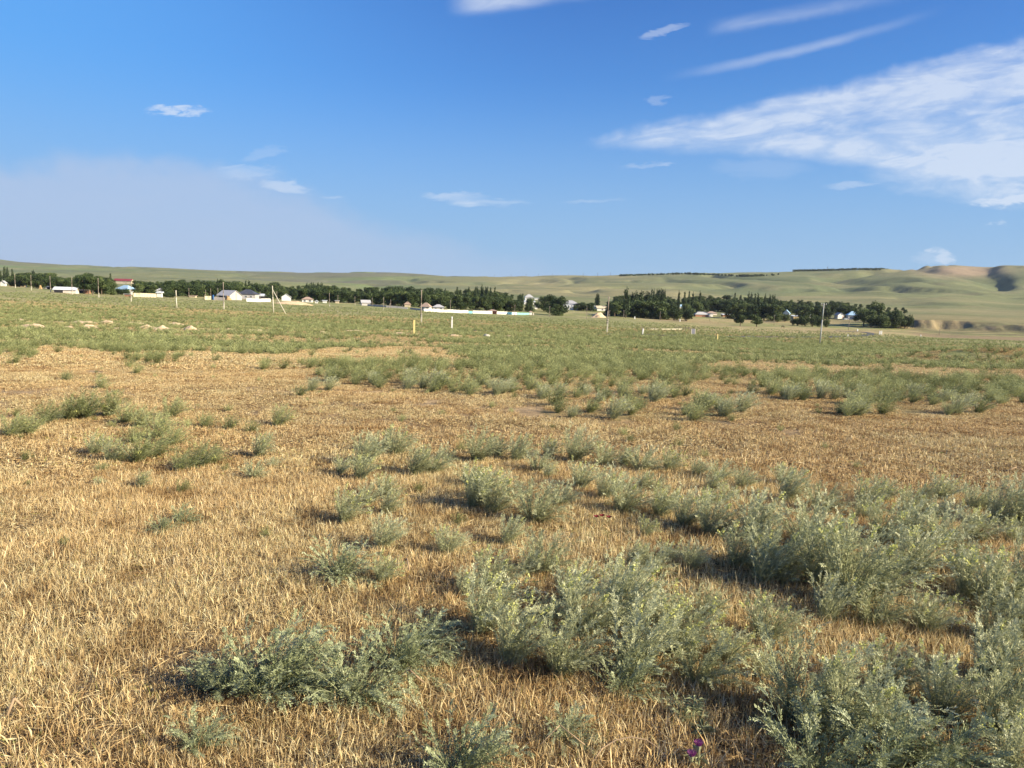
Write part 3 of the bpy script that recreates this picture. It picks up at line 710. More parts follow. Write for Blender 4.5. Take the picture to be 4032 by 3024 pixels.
# ------------------------------------------------------------------ shrubs
def leaf_tris(base, d, nrm, length, width):
    """rhombic leaflets: arrays"""
    side = np.cross(d, nrm); side /= np.maximum(np.linalg.norm(side, axis=1), 1e-6)[:, None]
    m = base + d * (length * 0.5)[:, None]
    tip = base + d * length[:, None]
    v = np.stack([base, m + side * (width / 2)[:, None], tip, m - side * (width / 2)[:, None]], 1).reshape(-1, 3)
    o = np.arange(len(base))[:, None] * 4
    return v, np.concatenate([o + [0, 1, 2], o + [0, 2, 3]], 0)
def make_shrub(seed, mat, stems=26, lean=0.30, spreadang=0.75, nleaf=13, pairs=6, lsize=0.038, lw=0.42, detail=True, flowers=0, rach=0.17, stem_r=0.008):
    r = np.random.default_rng(seed)
    st = MB(); bases = []; dirs = []; nrms = []; lens = []; tints = []
    fb = []; fd = []
    for s in range(stems):
        az = r.random() * 6.283; ln = spreadang * math.sqrt(r.random())
        d = np.array([math.sin(ln) * math.cos(az) + lean * 0.6, math.sin(ln) * math.sin(az) * 0.9, math.cos(ln)]); d /= np.linalg.norm(d)
        p = np.array([r.normal(0, 0.03), r.normal(0, 0.03), -0.02]); L = 0.72 + 0.36 * r.random()
        n = 7; pts = [p.copy()]; dd = []
        for k in range(n):
            d = d + np.array([lean * 0.13 + r.normal(0, 0.05), r.normal(0, 0.05), 0.02 - 0.045 * k * ln]); d /= np.linalg.norm(d)
            p = p + d * L / n; pts.append(p.copy()); dd.append(d.copy())
        st.path([Vector(q) for q in pts], stem_r, stem_r * 0.3, 3)
        if flowers and r.random() < flowers: fb.append(pts[-2:]); fd.append(d)
        for q in range(nleaf):
            tt = 0.12 + 0.88 * (q + r.random() * 0.6) / nleaf; tt = min(tt, 0.999)
            k = int(tt * n); fpos = tt * n - k
            bp_ = pts[k] * (1 - fpos) + pts[k + 1] * fpos; sd_ = dd[k]
            pa = r.random() * 6.283
            u = np.cross(sd_, [0.3, 0.1, 1.0]); u /= np.linalg.norm(u); w = np.cross(sd_, u)
            rd = sd_ * 0.95 + (u * math.cos(pa) + w * math.sin(pa)) * 0.6; rd /= np.linalg.norm(rd)
            rl = rach * (0.6 + 0.6 * r.random()) * (1.1 - 0.5 * tt)
            up = np.array([r.normal(0, 0.4), r.normal(0, 0.4), 1.0]); sdv = np.cross(rd, up); sdv /= np.linalg.norm(sdv); nn = np.cross(sdv, rd)
            tn = np.clip(r.normal(0.5, 0.15) + 0.28 * (tt - 0.5), 0, 1)
            if detail:
                for a in range(pairs):
                    fa = (a + 0.6) / pairs; c = bp_ + rd * rl * fa - np.array([0, 0, 0.25]) * rl * fa * fa
                    for sg in (-1, 1):
                        ld = sdv * sg * 0.7 + rd * 0.8 + r.normal(0, 0.18, 3); ld /= np.linalg.norm(ld)
                        bases.append(c); dirs.append(ld); nrms.append(nn + r.normal(0, 0.35, 3)); lens.append(lsize * (0.75 + 0.5 * r.random())); tints.append(tn + r.normal(0, 0.08))
            else:
                bases.append(bp_); dirs.append(rd); nrms.append(nn); lens.append(rl * 1.1); tints.append(tn)
    lens = np.array(lens)
    v, f = leaf_tris(np.array(bases), np.array(dirs), np.array(nrms), lens, lens * lw)
    ti = np.clip(np.repeat(np.array(tints), 4), 0, 1)
    fol = np_mesh('foliage', v, f, mat, False, {'tint': ti})
    stm = st.mesh('stems', M['stem'])
    flo = None
    if fb:
        B = []; D = []; Ls = []
        for pp, d in zip(fb, fd):
            for k in range(16):
                tt = r.random(); c = pp[0] * (1 - tt) + pp[1] * tt + d * 0.05 * r.random() + r.normal(0, 0.012, 3)
                B.append(c); q = r.normal(0, 1, 3) + d; D.append(q / np.linalg.norm(q)); Ls.append(0.035)
        Ls = np.array(Ls); v, f = leaf_tris(np.array(B), np.array(D), r.normal(size=(len(B), 3)), Ls, Ls * 0.8)
        flo = np_mesh('flowers', v, f, M['flower'], False, {'tint': r.random(len(v))})
    return fol, stm, flo

NEARV = [make_shrub(200 + i, M['sage'], 42, 0.34 + 0.08 * (i % 3), (0.62, 0.8, 0.55, 0.9, 0.7)[i], 21, 6, 0.033, 0.28, flowers=(0.0, 0.32, 0.12, 0.0, 0.4)[i]) for i in range(5)]
LEAFV = [make_shrub(220 + i, M['blue_sage'], 34, 0.50, 1.0, 16, 8, 0.034, 0.42, rach=0.24) for i in range(3)]
MIDV = [make_shrub(240 + i, M['sage'], 48, 0.38, 0.68, 23, 3, 0.044, 0.24, flowers=(0.0, 0.3, 0.0)[i]) for i in range(3)]
MIDG = [make_shrub(250 + i, M['green_shrub'], 52, 0.40, 0.8, 14, 3, 0.048, 0.25, flowers=(0.0, 0.12, 0.0)[i]) for i in range(3)]
FARV = [make_shrub(260 + i, M['green_shrub'], 22, 0.34, 1.0, 8, 1, 0, 0.26, detail=False, rach=0.24) for i in range(4)]
SAGE, LEAFY, DARK = 's', 'l', 'd'
protos = {}
def shrub_obj(fam, k, loc, scale, rz, name='shrub'):
    fol, stm, flo = fam[k]
    o = empty(name, loc, rz, scale)
    link('foliage', fol, o); link('stems', stm, o)
    if flo: link('flowers', flo, o)['kind'] = 'stuff'
    return o

SH = """20 945 55 d|60 940 50 d|100 915 50 d|140 908 48 d|185 905 62 d|235 900 58 d|270 915 50 d|300 925 45 d|335 950 60 d|370 965 50 d|365 903 45 d|295 1000 65 d|330 990 50 d|200 985 50 s|240 1000 50 s|420 1015 60 d|385 1020 50 d|450 1005 45 d|440 925 35 d|490 930 35 d|540 935 30 d|597 922 48 d|555 990 55 s|545 1035 40 s|590 1010 25 s|215 1020 25 d|300 1055 38 s|210 1050 20 s|160 905 50 d|285 960 40 d|345 925 35 d
780 1010 70 s|820 975 45 s|775 1040 60 s|850 985 60 s|890 1030 60 s|930 1025 60 s|1025 1000 65 s|1065 990 45 s|1110 1000 60 s|1160 1020 50 s|1235 1000 75 s|1180 990 45 s|1300 1010 50 s|1340 1010 45 s|1380 1020 55 s|1440 1020 50 s|1550 1040 50 s|1500 1030 35 s|1020 1100 90 s|1060 1110 90 s|1090 1180 60 s|1150 1130 95 s|1170 1240 100 s|1130 1250 60 s|1300 1080 70 s|1340 1110 80 s|1420 1120 70 s|1470 1140 80 s|1250 1060 60 s|1380 1060 45 s|1690 1090 75 s|1770 1110 75 s|1530 1160 90 s|1620 1180 110 s|1680 1240 130 s|1640 1270 120 s|1750 1270 150 s|1830 1310 170 s|1780 1350 100 s|1860 1100 70 s|1900 1090 60 s|1900 1180 100 s|1950 1170 80 s|2020 1190 100 s|2100 1180 80 s|2150 1140 95 s|2200 1150 110 s|1960 1250 110 s|1900 1240 60 s|2090 1300 120 s|2150 1330 130 s|2205 1300 140 s|2200 1400 120 s|1990 1370 90 s|740 1130 75 s|820 1190 70 s|960 1200 60 s|730 1250 80 l|820 1260 60 s|1035 1370 140 s|1000 1290 60 s|1100 1440 130 s|1200 1460 130 s|1250 1380 130 s|1320 1370 150 s|1350 1480 160 s|1450 1420 140 s|1500 1480 120 s|1560 1440 90 s|1400 1240 70 s|1360 1230 60 s|1440 1220 50 s|1180 1350 60 s|1560 1090 45 s|1740 1190 110 s|1590 1230 90 s|2060 1240 80 s
570 1505 155 l|490 1500 80 l|640 1490 110 l|760 1515 125 l|860 1450 110 l|920 1405 75 l|430 1490 60 l|430 1620 80 l|985 1690 140 l|1220 1600 70 l|1340 1500 90 l|1720 1560 190 s|1830 1600 180 s|1900 1500 120 s|1760 1700 160 l|1900 1720 170 l|2000 1680 150 l|2030 1560 150 s|2120 1480 140 s|2150 1600 190 s|2190 1500 150 s|2190 1700 160 s|1640 1470 60 s|390 1130 35 l|350 1150 35 l|1480 1560 50 l"""
ORD = ['first', 'second', 'third', 'fourth', 'fifth', 'sixth', 'seventh', 'eighth', 'ninth', 'tenth', 'eleventh', 'twelfth', 'thirteenth', 'fourteenth', 'fifteenth', 'sixteenth', 'seventeenth', 'eighteenth', 'nineteenth', 'twentieth']
shr = []
_r = random.Random(5)
_poly = [(700, 985), (1100, 985), (1600, 1025), (2225, 1085), (2225, 1640), (1550, 1640), (1050, 1480), (980, 1300), (700, 1120)]
_have = [(float(t_.split()[0]), float(t_.split()[1])) for t_ in SH.replace('\n', '|').split('|') if len(t_.split()) == 4]
_n = 0; _try = 0
while _n < 38 and _try < 4000:
    _try += 1
    a, b_ = _r.uniform(690, 2225), 985 + 640 * _r.random() ** 1.5
    if not inpoly(np.array([a]), np.array([b_]), _poly)[0]: continue
    sp = 14 + (b_ - 960) * 0.10
    if any(abs(a - p) < sp and abs(b_ - q) < sp * 0.6 for p, q in _have): continue
    _have.append((a, b_)); _n += 1
    shr.append((a * DU, b_ * DU, (30 + (b_ - 960) * 0.16) * _r.uniform(0.7, 1.15) * DU, 's'))
for tok in SH.replace('\n', '|').split('|'):
    a = tok.split()
    if len(a) == 4: shr.append((float(a[0]) * DU, float(a[1]) * DU, float(a[2]) * DU, a[3]))
BANDS = [(0, 1690, 'at the far edge of near grass'), (1690, 1790, 'behind the dry hollow'), (1790, 1880, 'at the back of the near field'), (1880, 2050, 'in the row behind the middle'), (2050, 2200, 'mid-way in the near field'), (2200, 2420, 'just ahead of the middle'), (2420, 2620, 'in the second row'), (2620, 2800, 'close to the front'), (2800, 4000, 'along the very front')]
def band_of(py):
    for i, (a, b_, t_) in enumerate(BANDS):
        if a <= py < b_: return i
placed = []
n_ind = 0
for bi in range(len(BANDS)):
    mem = sorted([s for s in shr if band_of(s[1]) == bi])
    half = CX
    sides = (('left', [m for m in mem if m[0] < 1400]), ('middle', [m for m in mem if 1400 <= m[0] < 2900]), ('right', [m for m in mem if m[0] >= 2900]))
    for sname, ms in sides:
        for q, (px, py, hp, kd) in enumerate(ms[:99]):
            x, y, z = ground_at(px, py)
            hgt = hp * y / F * 1.05
            near = y < 8.5
            if kd == 'l': fam, k = LEAFV, n_ind % 3
            elif kd == 'd': fam, k = MIDG, n_ind % 3
            elif near: fam, k = NEARV, n_ind % 5
            else: fam, k = MIDV, n_ind % 3
            rz = random.uniform(-0.7, 0.7)
            o = shrub_obj(fam, k, (x, y, z - 0.01), hgt * random.uniform(1.1, 1.25) * (1.15 if kd == 'l' else 1.0), rz)
            desc = {'l': 'leafy oval-leaved shrub', 'd': 'dark green shrub', 's': 'silvery shrub'}[kd]
            size = 'tall ' if hgt > 0.42 else ('low ' if hgt < 0.22 else '')
            if fam[k][2]: desc = 'yellow-flecked ' + desc
            w = {'left': 'on the left', 'middle': 'in the centre', 'right': 'on the right'}[sname]
            tag(o, '%s%s, %s %s %s' % (size, desc, ORD[q] if q < 20 else 'another', BANDS[bi][2], w), 'shrub', 'shrubs in the near field')
            placed.append((x, y)); n_ind += 1

# belts in the middle distance: nearest ones as individuals, the rest as one carpet
def d_belt(px, py, x, y, r):
    g = greenness(px, py, x, y); return 6.5 * g * (0.35 + 0.65 * sm(fbm(x / 1.6, y / 1.6, 66, 3), 0.36, 0.54)) + 0.30 * (py < 1580) * (py > 1380) * sm(fbm(x / 2.5, y / 2.5, 77, 3), 0.45, 0.6)
x, y, z, px, py = spread(9.5, 46, dens(d_belt, 6.5))
order = np.argsort(y)
n_rest = 296 - n_ind
vis = (px > -60) & (px < 4090)
pick = [i for i in order if vis[i]][:n_rest]
ZN = ['far left', 'left', 'below the left mounds', 'below the short pale pole', 'below the barn', 'below the braced pole', 'left of the yellow post', 'below the yellow post', 'below the black-capped post', 'left of centre', 'in the centre', 'right of centre', 'below the earth heap pole', 'below the leaning white post', 'below the grey board', 'below the thin yellow post', 'below the round trees', 'below the hedge', 'below the tall grey pole', 'below the river-bluff trees', 'below the last pole', 'at the far right']
zone = lambda a: ZN[int(min(max(a, 0), 4031) / 4032 * len(ZN))]
for i in pick:
    hgt = random.uniform(0.18, 0.34)
    k = random.randrange(3)
    o = shrub_obj(MIDG if random.random() < 0.7 else MIDV, k, (x[i], y[i], z[i] - 0.01), hgt * 1.15, random.uniform(-0.8, 0.8))
    tag(o, '%s feathery shrub at the %s of the belt, %s' % ('taller' if hgt > 0.29 else 'lower', 'front' if py[i] > 1560 else 'middle' if py[i] > 1500 else 'back', zone(px[i])), 'shrub', 'shrubs in the belt across the middle')
ps = set(pick); rest = np.array([i for i in order if i not in ps])
midc = hidden_collection('belt_shrub', [a[0] for a in MIDG] + [a[0] for a in FARV])
idx = np.where(y[rest] < 26, RNG.integers(0, 3, len(rest)), RNG.integers(3, 7, len(rest)))
scatter('shrub_carpet', np.column_stack([x, y, z])[rest], np.column_stack([np.zeros(len(rest))] * 2 + [RNG.uniform(-0.8, 0.8, len(rest))]), RNG.uniform(0.17, 0.36, len(rest)), idx, midc)
def d_far2(px, py, x, y, r):
    g = greenness(px, py, x, y)
    return 2.0 * g * (0.10 + 0.90 * sm(fbm(x / 5, y / 7, 67, 4), 0.40, 0.56)) * (1 - 0.8 * sm(r, 90, 190))
x, y, z, px, py = spread(45, 200, dens(d_far2, 2.0))
k = (px > -100) & (px < 4130); x, y, z, px, py = x[k], y[k], z[k], px[k], py[k]
scatter('shrub_carpet', np.column_stack([x, y, z]), np.column_stack([np.zeros(len(x))] * 2 + [RNG.uniform(-0.8, 0.8, len(x))]), RNG.uniform(0.25, 0.5, len(x)) * (1 + 0.4 * sm(y, 60, 150)), RNG.integers(3, 7, len(x)), midc)
def d_far3(px, py, x, y, r): return 0.30 * (0.2 + 0.8 * sm(fbm(x / 9, y / 5, 69, 4), 0.40, 0.58)) * (1 - 0.6 * sm(r, 250, 420))
x, y, z, px, py = spread(120, 430, dens(d_far3, 0.30))
k = (px > -100) & (px < 4130); x, y, z = x[k], y[k], z[k]
scatter('field_grass', np.column_stack([x, y, z - 0.02]), np.column_stack([np.zeros(len(x))] * 2 + [RNG.uniform(-3, 3, len(x))]), RNG.uniform(0.35, 0.8, len(x)), RNG.integers(3, 7, len(x)), midc)
def d_straw(px, py, x, y, r): return 0.30 * (0.2 + 0.8 * sm(fbm(x / 6, y / 4, 71, 4), 0.42, 0.6))
x, y, z, px, py = spread(70, 260, dens(d_straw, 0.30))
k = (px > -100) & (px < 4130); x, y, z = x[k], y[k], z[k]
scatter('field_grass', np.column_stack([x, y, z]), np.column_stack([np.zeros(len(x))] * 2 + [RNG.uniform(-3, 3, len(x))]), RNG.uniform(0.8, 1.6, len(x)), RNG.integers(0, 3, len(x)), hidden_collection('field_straw', far_m))
# sparse seedlings in the dry strip and tiny green weeds in the near grass
def d_seed(px, py, x, y, r): return 1.2 * (1 - greenness(px, py, x, y)) * sm(fbm(x / 2.4, y / 2.4, 68, 3), 0.48, 0.62)
x, y, z, px, py = spread(3, 30, dens(d_seed, 1.2))
scatter('seedling_weeds', np.column_stack([x, y, z]), np.column_stack([np.zeros(len(x))] * 2 + [RNG.uniform(-3, 3, len(x))]), RNG.uniform(0.05, 0.14, len(x)), RNG.integers(0, 3, len(x)), midc)

# ------------------------------------------------------------------ trees
def crown_mesh(seed, shape, mat, n=1500, size=0.045):
    """unit-height crown of leaf sprays gathered on overlapping lumps; shape: round / wide / poplar / bush"""
    r = np.random.default_rng(seed); L_ = []
    if shape == 'poplar':
        for k in range(16):
            h = 0.14 + 0.80 * k / 15; w = 0.105 * (math.sin(math.pi * min(1, (h - 0.02) / 1.0) ** 0.8) ** 0.7 + 0.15)
            L_.append((r.normal(0, 0.018), r.normal(0, 0.018), h, w * r.uniform(0.8, 1.15), 0.085))
        L_.append((r.normal(0, 0.01), 0, 0.985, 0.02, 0.05))
    elif shape == 'bush':
        for k in range(12):
            a = r.random() * 6.283; q = 0.34 * math.sqrt(r.random()); L_.append((q * math.cos(a), q * math.sin(a), r.uniform(0.22, 0.7), r.uniform(0.2, 0.28), r.uniform(0.18, 0.28)))
    else:
        wd = 0.30 if shape == 'round' else 0.40
        if shape == 'full': wd = 0.36
        lo_ = 0.10 if shape == 'full' else 0.30
        for k in range(26 if shape == 'full' else 17):
            a = r.random() * 6.283; h = r.uniform(lo_, 0.86); q = wd * math.sqrt(r.random()) * (math.sin(math.pi * (h - 0.1) / 0.95) if shape != 'full' else math.cos((h - 0.35) * 1.9))
            s_ = r.uniform(0.12, 0.20); L_.append((q * math.cos(a), q * math.sin(a), h, s_, s_ * 0.85))
        L_.append((0, 0, 0.55, wd * 0.6, 0.24))
    w = np.array([l[3] ** 2 for l in L_]); w /= w.sum(); pk = r.choice(len(L_), n, p=w); A = np.array(L_)[pk]
    d = r.normal(size=(n, 3)); d /= np.linalg.norm(d, axis=1)[:, None]
    rr = r.random(n) ** 0.28 * (1 + r.normal(0, 0.07, n))
    P = A[:, :3] + d * rr[:, None] * A[:, [3, 3, 4]]
    u = d + r.normal(0, 0.7, (n, 3)); u /= np.linalg.norm(u, axis=1)[:, None]
    e1 = np.cross(u, r.normal(size=(n, 3))); e1 /= np.linalg.norm(e1, axis=1)[:, None]; e2 = np.cross(u, e1)
    s = size * (0.6 + 0.8 * r.random(n))[:, None]
    if shape == 'poplar': e2 = e2 * 0.4 + np.array([0, 0, 1.0]); s = s * 0.8
    v = np.stack([P + e1 * s * 0.6, P - e1 * s * 0.5 + e2 * s * 0.3, P + e2 * s, P - e2 * s * 0.7], 1).reshape(-1, 3)
    o = np.arange(n)[:, None] * 4; f = np.concatenate([o + [0, 2, 1], o + [0, 1, 3]], 0)
    lump = r.normal(0, 0.26, len(L_))[pk]
    ti = np.clip(0.42 + lump + r.normal(0, 0.12, n), 0, 1)
    return np_mesh('crown', v, f, mat, False, {'tint': np.repeat(ti, 4)})
def trunk_mesh(seed, shape):
    r = random.Random(seed); m = MB()
    if shape == 'poplar':
        m.path([(0, 0, -0.03), (0.004, 0, 0.2), (0, 0.004, 0.6), (0, 0, 0.93)], 0.016, 0.003, 6)
    elif shape == 'bush':
        for k in range(4):
            a = k * 1.6; m.path([(0.02 * math.cos(a), 0.02 * math.sin(a), -0.04), (0.12 * math.cos(a), 0.12 * math.sin(a), 0.3), (0.2 * math.cos(a), 0.2 * math.sin(a), 0.55)], 0.02, 0.005, 5)
    else:
        m.path([(0, 0, -0.04), (0.01, 0, 0.15), (0, 0.01, 0.3)], 0.03, 0.02, 7)
        for k in range(5):
            a = k * 1.26 + r.random(); q = r.uniform(0.12, 0.22); h = r.uniform(0.55, 0.75)
            m.path([(0, 0.008, 0.26 + 0.02 * k), (q * 0.5 * math.cos(a), q * 0.5 * math.sin(a), 0.42), (q * math.cos(a), q * math.sin(a), h)], 0.015, 0.004, 5)
    return m.mesh('trunk', M['bark'])
BROAD = [(crown_mesh(300 + i, 'round' if i % 2 else 'wide', M['tree'], 3000, 0.034), trunk_mesh(i, 'round')) for i in range(7)]
POP = [(crown_mesh(320 + i, 'poplar', M['poplar'], 1300, 0.034), trunk_mesh(i, 'poplar')) for i in range(4)]
FULL = [(crown_mesh(350 + i, 'full', M['tree'], 3600, 0.034), trunk_mesh(i, 'round')) for i in range(7)]
BUSH = [(crown_mesh(330 + i, 'bush', M['tree'], 2600, 0.038), trunk_mesh(i, 'bush')) for i in range(3)]
YEL = [(crown_mesh(340, 'round', M['yellow_tree'], 1500, 0.045), trunk_mesh(3, 'round'))]
def tree(fam, loc, hgt, wx=1.0, label='', group=None, name='tree', cat='tree', k=None):
    cr, tr = fam[random.randrange(len(fam)) if k is None else k]
    o = empty(name, loc, random.random() * 6.28, 1.0); o.scale = (hgt * wx, hgt * wx, hgt * 1.07)
    link('crown', cr, o); link('trunk', tr, o)
    return tag(o, label, cat, group)

TOPX = [0, 50, 100, 200, 240, 300, 340, 400, 440, 460, 520, 700, 870, 1000, 1080, 1130, 1250, 1300, 1350, 1400, 1450, 1580, 1640, 1750, 1800, 1900, 1950, 1990, 2020, 2060, 2090]
TOPY = [1068, 1073, 1068, 1070, 1088, 1084, 1077, 1084, 1090, 1104, 1103, 1102, 1101, 1110, 1113, 1123, 1119, 1122, 1125, 1134, 1132, 1126, 1134, 1136, 1142, 1136, 1141, 1148, 1156, 1170, 1185]
BASX = [0, 180, 300, 420, 500, 640, 800, 1000, 1200, 1450, 1660, 1850, 2080]
BASY = [1126, 1138, 1148, 1161, 1158, 1164, 1170, 1176, 1186, 1197, 1213, 1222, 1229]
TOPX2 = [2395, 2430, 2470, 2520, 2570, 2620, 2640, 2660, 2700, 2760, 2820, 2900, 2960, 3000, 3060, 3110, 3150, 3200, 3250, 3300, 3350, 3370, 3400, 3430, 3470, 3520, 3560, 3580]
TOPY2 = [1175, 1165, 1164, 1160, 1155, 1155, 1166, 1178, 1168, 1163, 1166, 1165, 1170, 1168, 1174, 1178, 1182, 1185, 1184, 1180, 1186, 1199, 1203, 1192, 1212, 1219, 1226, 1240]
BASX2 = [2395, 2500, 2620, 2730, 2820, 2900, 3000, 3100, 3290, 3400, 3500, 3585]
BASY2 = [1243, 1250, 1258, 1246, 1246, 1255, 1263, 1264, 1250, 1262, 1291, 1291]
LANDM = [(0, 150, 'behind the haystack at the left edge'), (150, 300, 'behind the long white shed'), (300, 450, 'between the white shed and red-roofed building'), (450, 640, 'around the pale blue roof'), (640, 850, 'behind the cream yard wall'), (850, 1080, 'behind the barn and dark-roofed house'), (1080, 1300, 'behind the pinkish rubble heap'), (1300, 1660, 'behind the long grey wall'), (1660, 1900, 'behind the bright white wall'), (1900, 2100, 'behind the teal wall'), (2100, 2395, 'by the hip-roofed house'), (2395, 2640, 'in the poplar grove'), (2640, 2900, 'around the low reddish house'), (2900, 3110, 'behind the two lone round trees'), (3110, 3300, 'behind the clipped hedge'), (3300, 3700, 'beside the river bluff')]
def where(px):
    for a, b_, t_ in LANDM:
        if a <= px < b_: return t_
    return 'in the village tree belt'
ROWN = ['front-row', 'second-row', 'third-row', 'rear']
extra_pts = []
def belt(x0, x1, TX, TY, BX, BY, rows_, step, dmax):
    for row in range(rows_):
        px = x0 + random.uniform(0, step)
        while px < x1:
            ty = np.interp(px, TX, TY); by = np.interp(px, BX, BY)
            gx0, gy0, _ = ground_at(px, by)
            dfront = min(max(gy0, 380), 640)
            d = dfront * (1 + 0.16 * row) + random.uniform(0, 15)
            x, y, z = at_depth(px, d)
            gp = (EYE - z) / d * F
            fr_ = (row + 1) / rows_
            if any(a - 8 < px < b_ + 8 and d < dd for a, b_, dd in CLEAR): px += step * 0.3; continue
            tp = (by + (ty - by) * (0.66 + 0.34 * fr_)) - hor(px) + random.uniform(-3, 6)
            h = (gp - tp) * d / F
            h = min(max(h, 4.0), 19)
            if row >= 1 and random.random() < 0.06:
                tree(POP, (x, y, z), h * 1.10, random.uniform(0.8, 1.3), 'slim dark poplar in the %s trees %s' % (ROWN[row], where(px)), 'poplars in the village', 'poplar_tree')
            else:
                wq = random.uniform(1.1, 1.6); tree(FULL, (x, y, z), h, wq, '%s%s dark green tree in the %s trees %s' % ('tall ' if h > 11.5 else 'low ' if h < 7 else '', 'wide' if wq > 1.35 else 'narrow', ROWN[row], where(px)), 'broad trees of the village belt')
            px += step * random.uniform(0.7, 1.3) * (1.0 if row else 0.9)
# village trees, left and right belts
CLEAR = []
for a, b_, yb in ((1, 18, 1126), (212, 291, 1153), (284, 302, 1112), (450, 522, 1118), (455, 515, 1145), (612, 648, 1150), (857, 931, 1180), (935, 1000, 1178), (1005, 1056, 1176), (1110, 1138, 1184), (1190, 1224, 1190), (1240, 1250, 1194), (1270, 1284, 1193), (1320, 1333, 1194), (1422, 1453, 1203), (1594, 1613, 1208), (1662, 1694, 1220), (1705, 1746, 1221), (2066, 2098, 1184), (2625, 2635, 1212), (2672, 2702, 1214), (2736, 2790, 1248), (2784, 2822, 1240), (2845, 2871, 1247), (3098, 3112, 1240), (3122, 3158, 1256), (3296, 3323, 1255), (3342, 3384, 1258)):
    CLEAR.append((a, b_, min(max(ground_at((a + b_) / 2, yb)[1], 300), 1000) + 4))
belt(35, 2085, TOPX, TOPY, BASX, BASY, 4, 34, 0)
belt(2405, 3575, TOPX2, TOPY2, BASX2, BASY2, 4, 30, 0)
def tree_px(fam, px, ytop, ybase, wpx, label, group=None, name='tree', depth=None, k=None, cat='tree', crownw=0.8):
    if depth is None:
        x, y, z = ground_at(px, ybase)
        if y > 700 or y < 100: x, y, z = at_depth(px, 560)
    else: x, y, z = at_depth(px, depth)
    gp = hor(px) + (EYE - z) / y * F
    h = (gp - ytop) * y / F; w = wpx * y / F
    return tree(fam, (x, y, z), h, (w / h) / crownw, label, group, name, cat, k)
tree_px(BROAD, 2914, 1234, 1285, 48, 'small round lone tree, left one of the pair before the village', 'lone round trees', k=1)
tree_px(BROAD, 2979, 1238, 1287, 60, 'wide round lone tree, right one of the pair before the village', 'lone round trees', k=0)
tree_px(BUSH, 2702, 1207, 1264, 54, 'big rounded leafy tree reaching to the ground by the grove', name='tree', k=0)
tree_px(BUSH, 2655, 1213, 1262, 50, 'dark spreading bush left of the big rounded tree', 'bushes at the grove', name='bush', cat='bush', k=1)
tree_px(BUSH, 2600, 1218, 1258, 46, 'dark bush in shade below the poplar grove', 'bushes at the grove', name='bush', cat='bush', k=2)
tree_px(BROAD, 2420, 1195, 1247, 58, 'round dark tree at the left end of the poplar grove', k=2)
for q, (px, yt, yb, w) in enumerate(((2464, 1143, 1252, 22), (2500, 1154, 1246, 24), (2520, 1153, 1245, 24), (2548, 1155, 1246, 26), (2486, 1160, 1246, 20))):
    tree_px(POP, px, yt, yb, w * 1.3, '%s tall poplar from the left standing in front of the grove' % ORD[q], 'tall front poplars of the grove', 'poplar_tree', crownw=0.23)
for q, px in enumerate((2565, 2575, 2586, 2594, 2605, 2613, 2618, 2673, 2697, 2713, 2729, 2756, 2893, 2948, 2957, 2975, 2985, 3014, 3032, 3044, 3050, 2350, 2356, 1208, 1218, 1225, 1234, 1242, 1252, 1262, 1268, 1872, 1880, 1898, 1904, 1912, 1918, 1932, 1948, 1752, 1800, 1846, 2057, 2050, 436)):
    yt = (1144 if px > 2560 and px < 2620 else 1153 if px < 2780 and px > 2600 else 1157 if px > 2800 and px < 3000 else 1162 if px > 3000 else 1157 if px > 2300 else 1158 if px > 2040 else 1131 if px > 1860 else 1133 if px > 1700 else 1117 if px > 1000 else 1080) + random.uniform(-2, 5)
    tree_px(POP, px, yt, 0, random.uniform(9, 13), 'slender poplar tip rising above the crowns %s' % where(px), 'poplars rising above the belt', 'poplar_tree', depth=random.uniform(640, 740) if px > 1000 else 540, crownw=0.2)
# bare whitish poplars at the far left
tree_px(POP, 4, 1070, 1122, 10, 'pale bare poplar at the very left edge', 'pale poplars at the left edge', 'poplar_tree', crownw=0.2)
for q, (px, yt, yb, w) in enumerate(((20, 1055, 1122, 12), (32, 1057, 1124, 10), (52, 1064, 1122, 10))):
    tree_px(POP, px, yt, yb, w, '%s thin grey-green poplar behind the haystack at the left' % ORD[q], 'pale poplars at the left edge', 'poplar_tree', crownw=0.2)
for q, (px, yt, yb, w) in enumerate(((330, 1083, 1157, 62), (365, 1082, 1160, 60), (400, 1090, 1160, 56), (430, 1098, 1158, 50), (350, 1080, 1158, 60))):
    tree_px(BROAD, px, yt, yb, w, '%s big dark tree from the left in the clump beside the white shed' % ORD[q], 'big trees beside the white shed')
tree_px(YEL, 1619, 1168, 1190, 24, 'small yellow-green tree in the dark belt', depth=530)
for q, (px, yt, yb, w) in enumerate(((2140, 1165, 1225, 40), (2170, 1162, 1230, 44), (2205, 1166, 1242, 50), (2195, 1195, 1243, 55), (2112, 1190, 1212, 26), (2290, 1190, 1222, 44), (2325, 1192, 1225, 40), (2270, 1202, 1222, 26), (2085, 1173, 1200, 20), (2086, 1175, 1228, 36))):
    tree_px(FULL, px, yt, yb, w * 1.25, '%s leafy tree in the loose group between teal wall and grove' % ORD[q], 'trees between the teal wall and the grove')
for q, (px, yt, yb, w) in enumerate(((3140, 1245, 1283, 42), (3170, 1242, 1285, 42), (3198, 1240, 1286, 40), (3226, 1243, 1288, 42), (3254, 1254, 1289, 36), (3122, 1252, 1281, 22))):
    tree_px(BUSH, px, yt, yb, w, '%s rounded bush from the left in the dense hedge row' % ORD[q], 'bushes of the dense hedge row', 'bush', cat='bush', crownw=0.95)
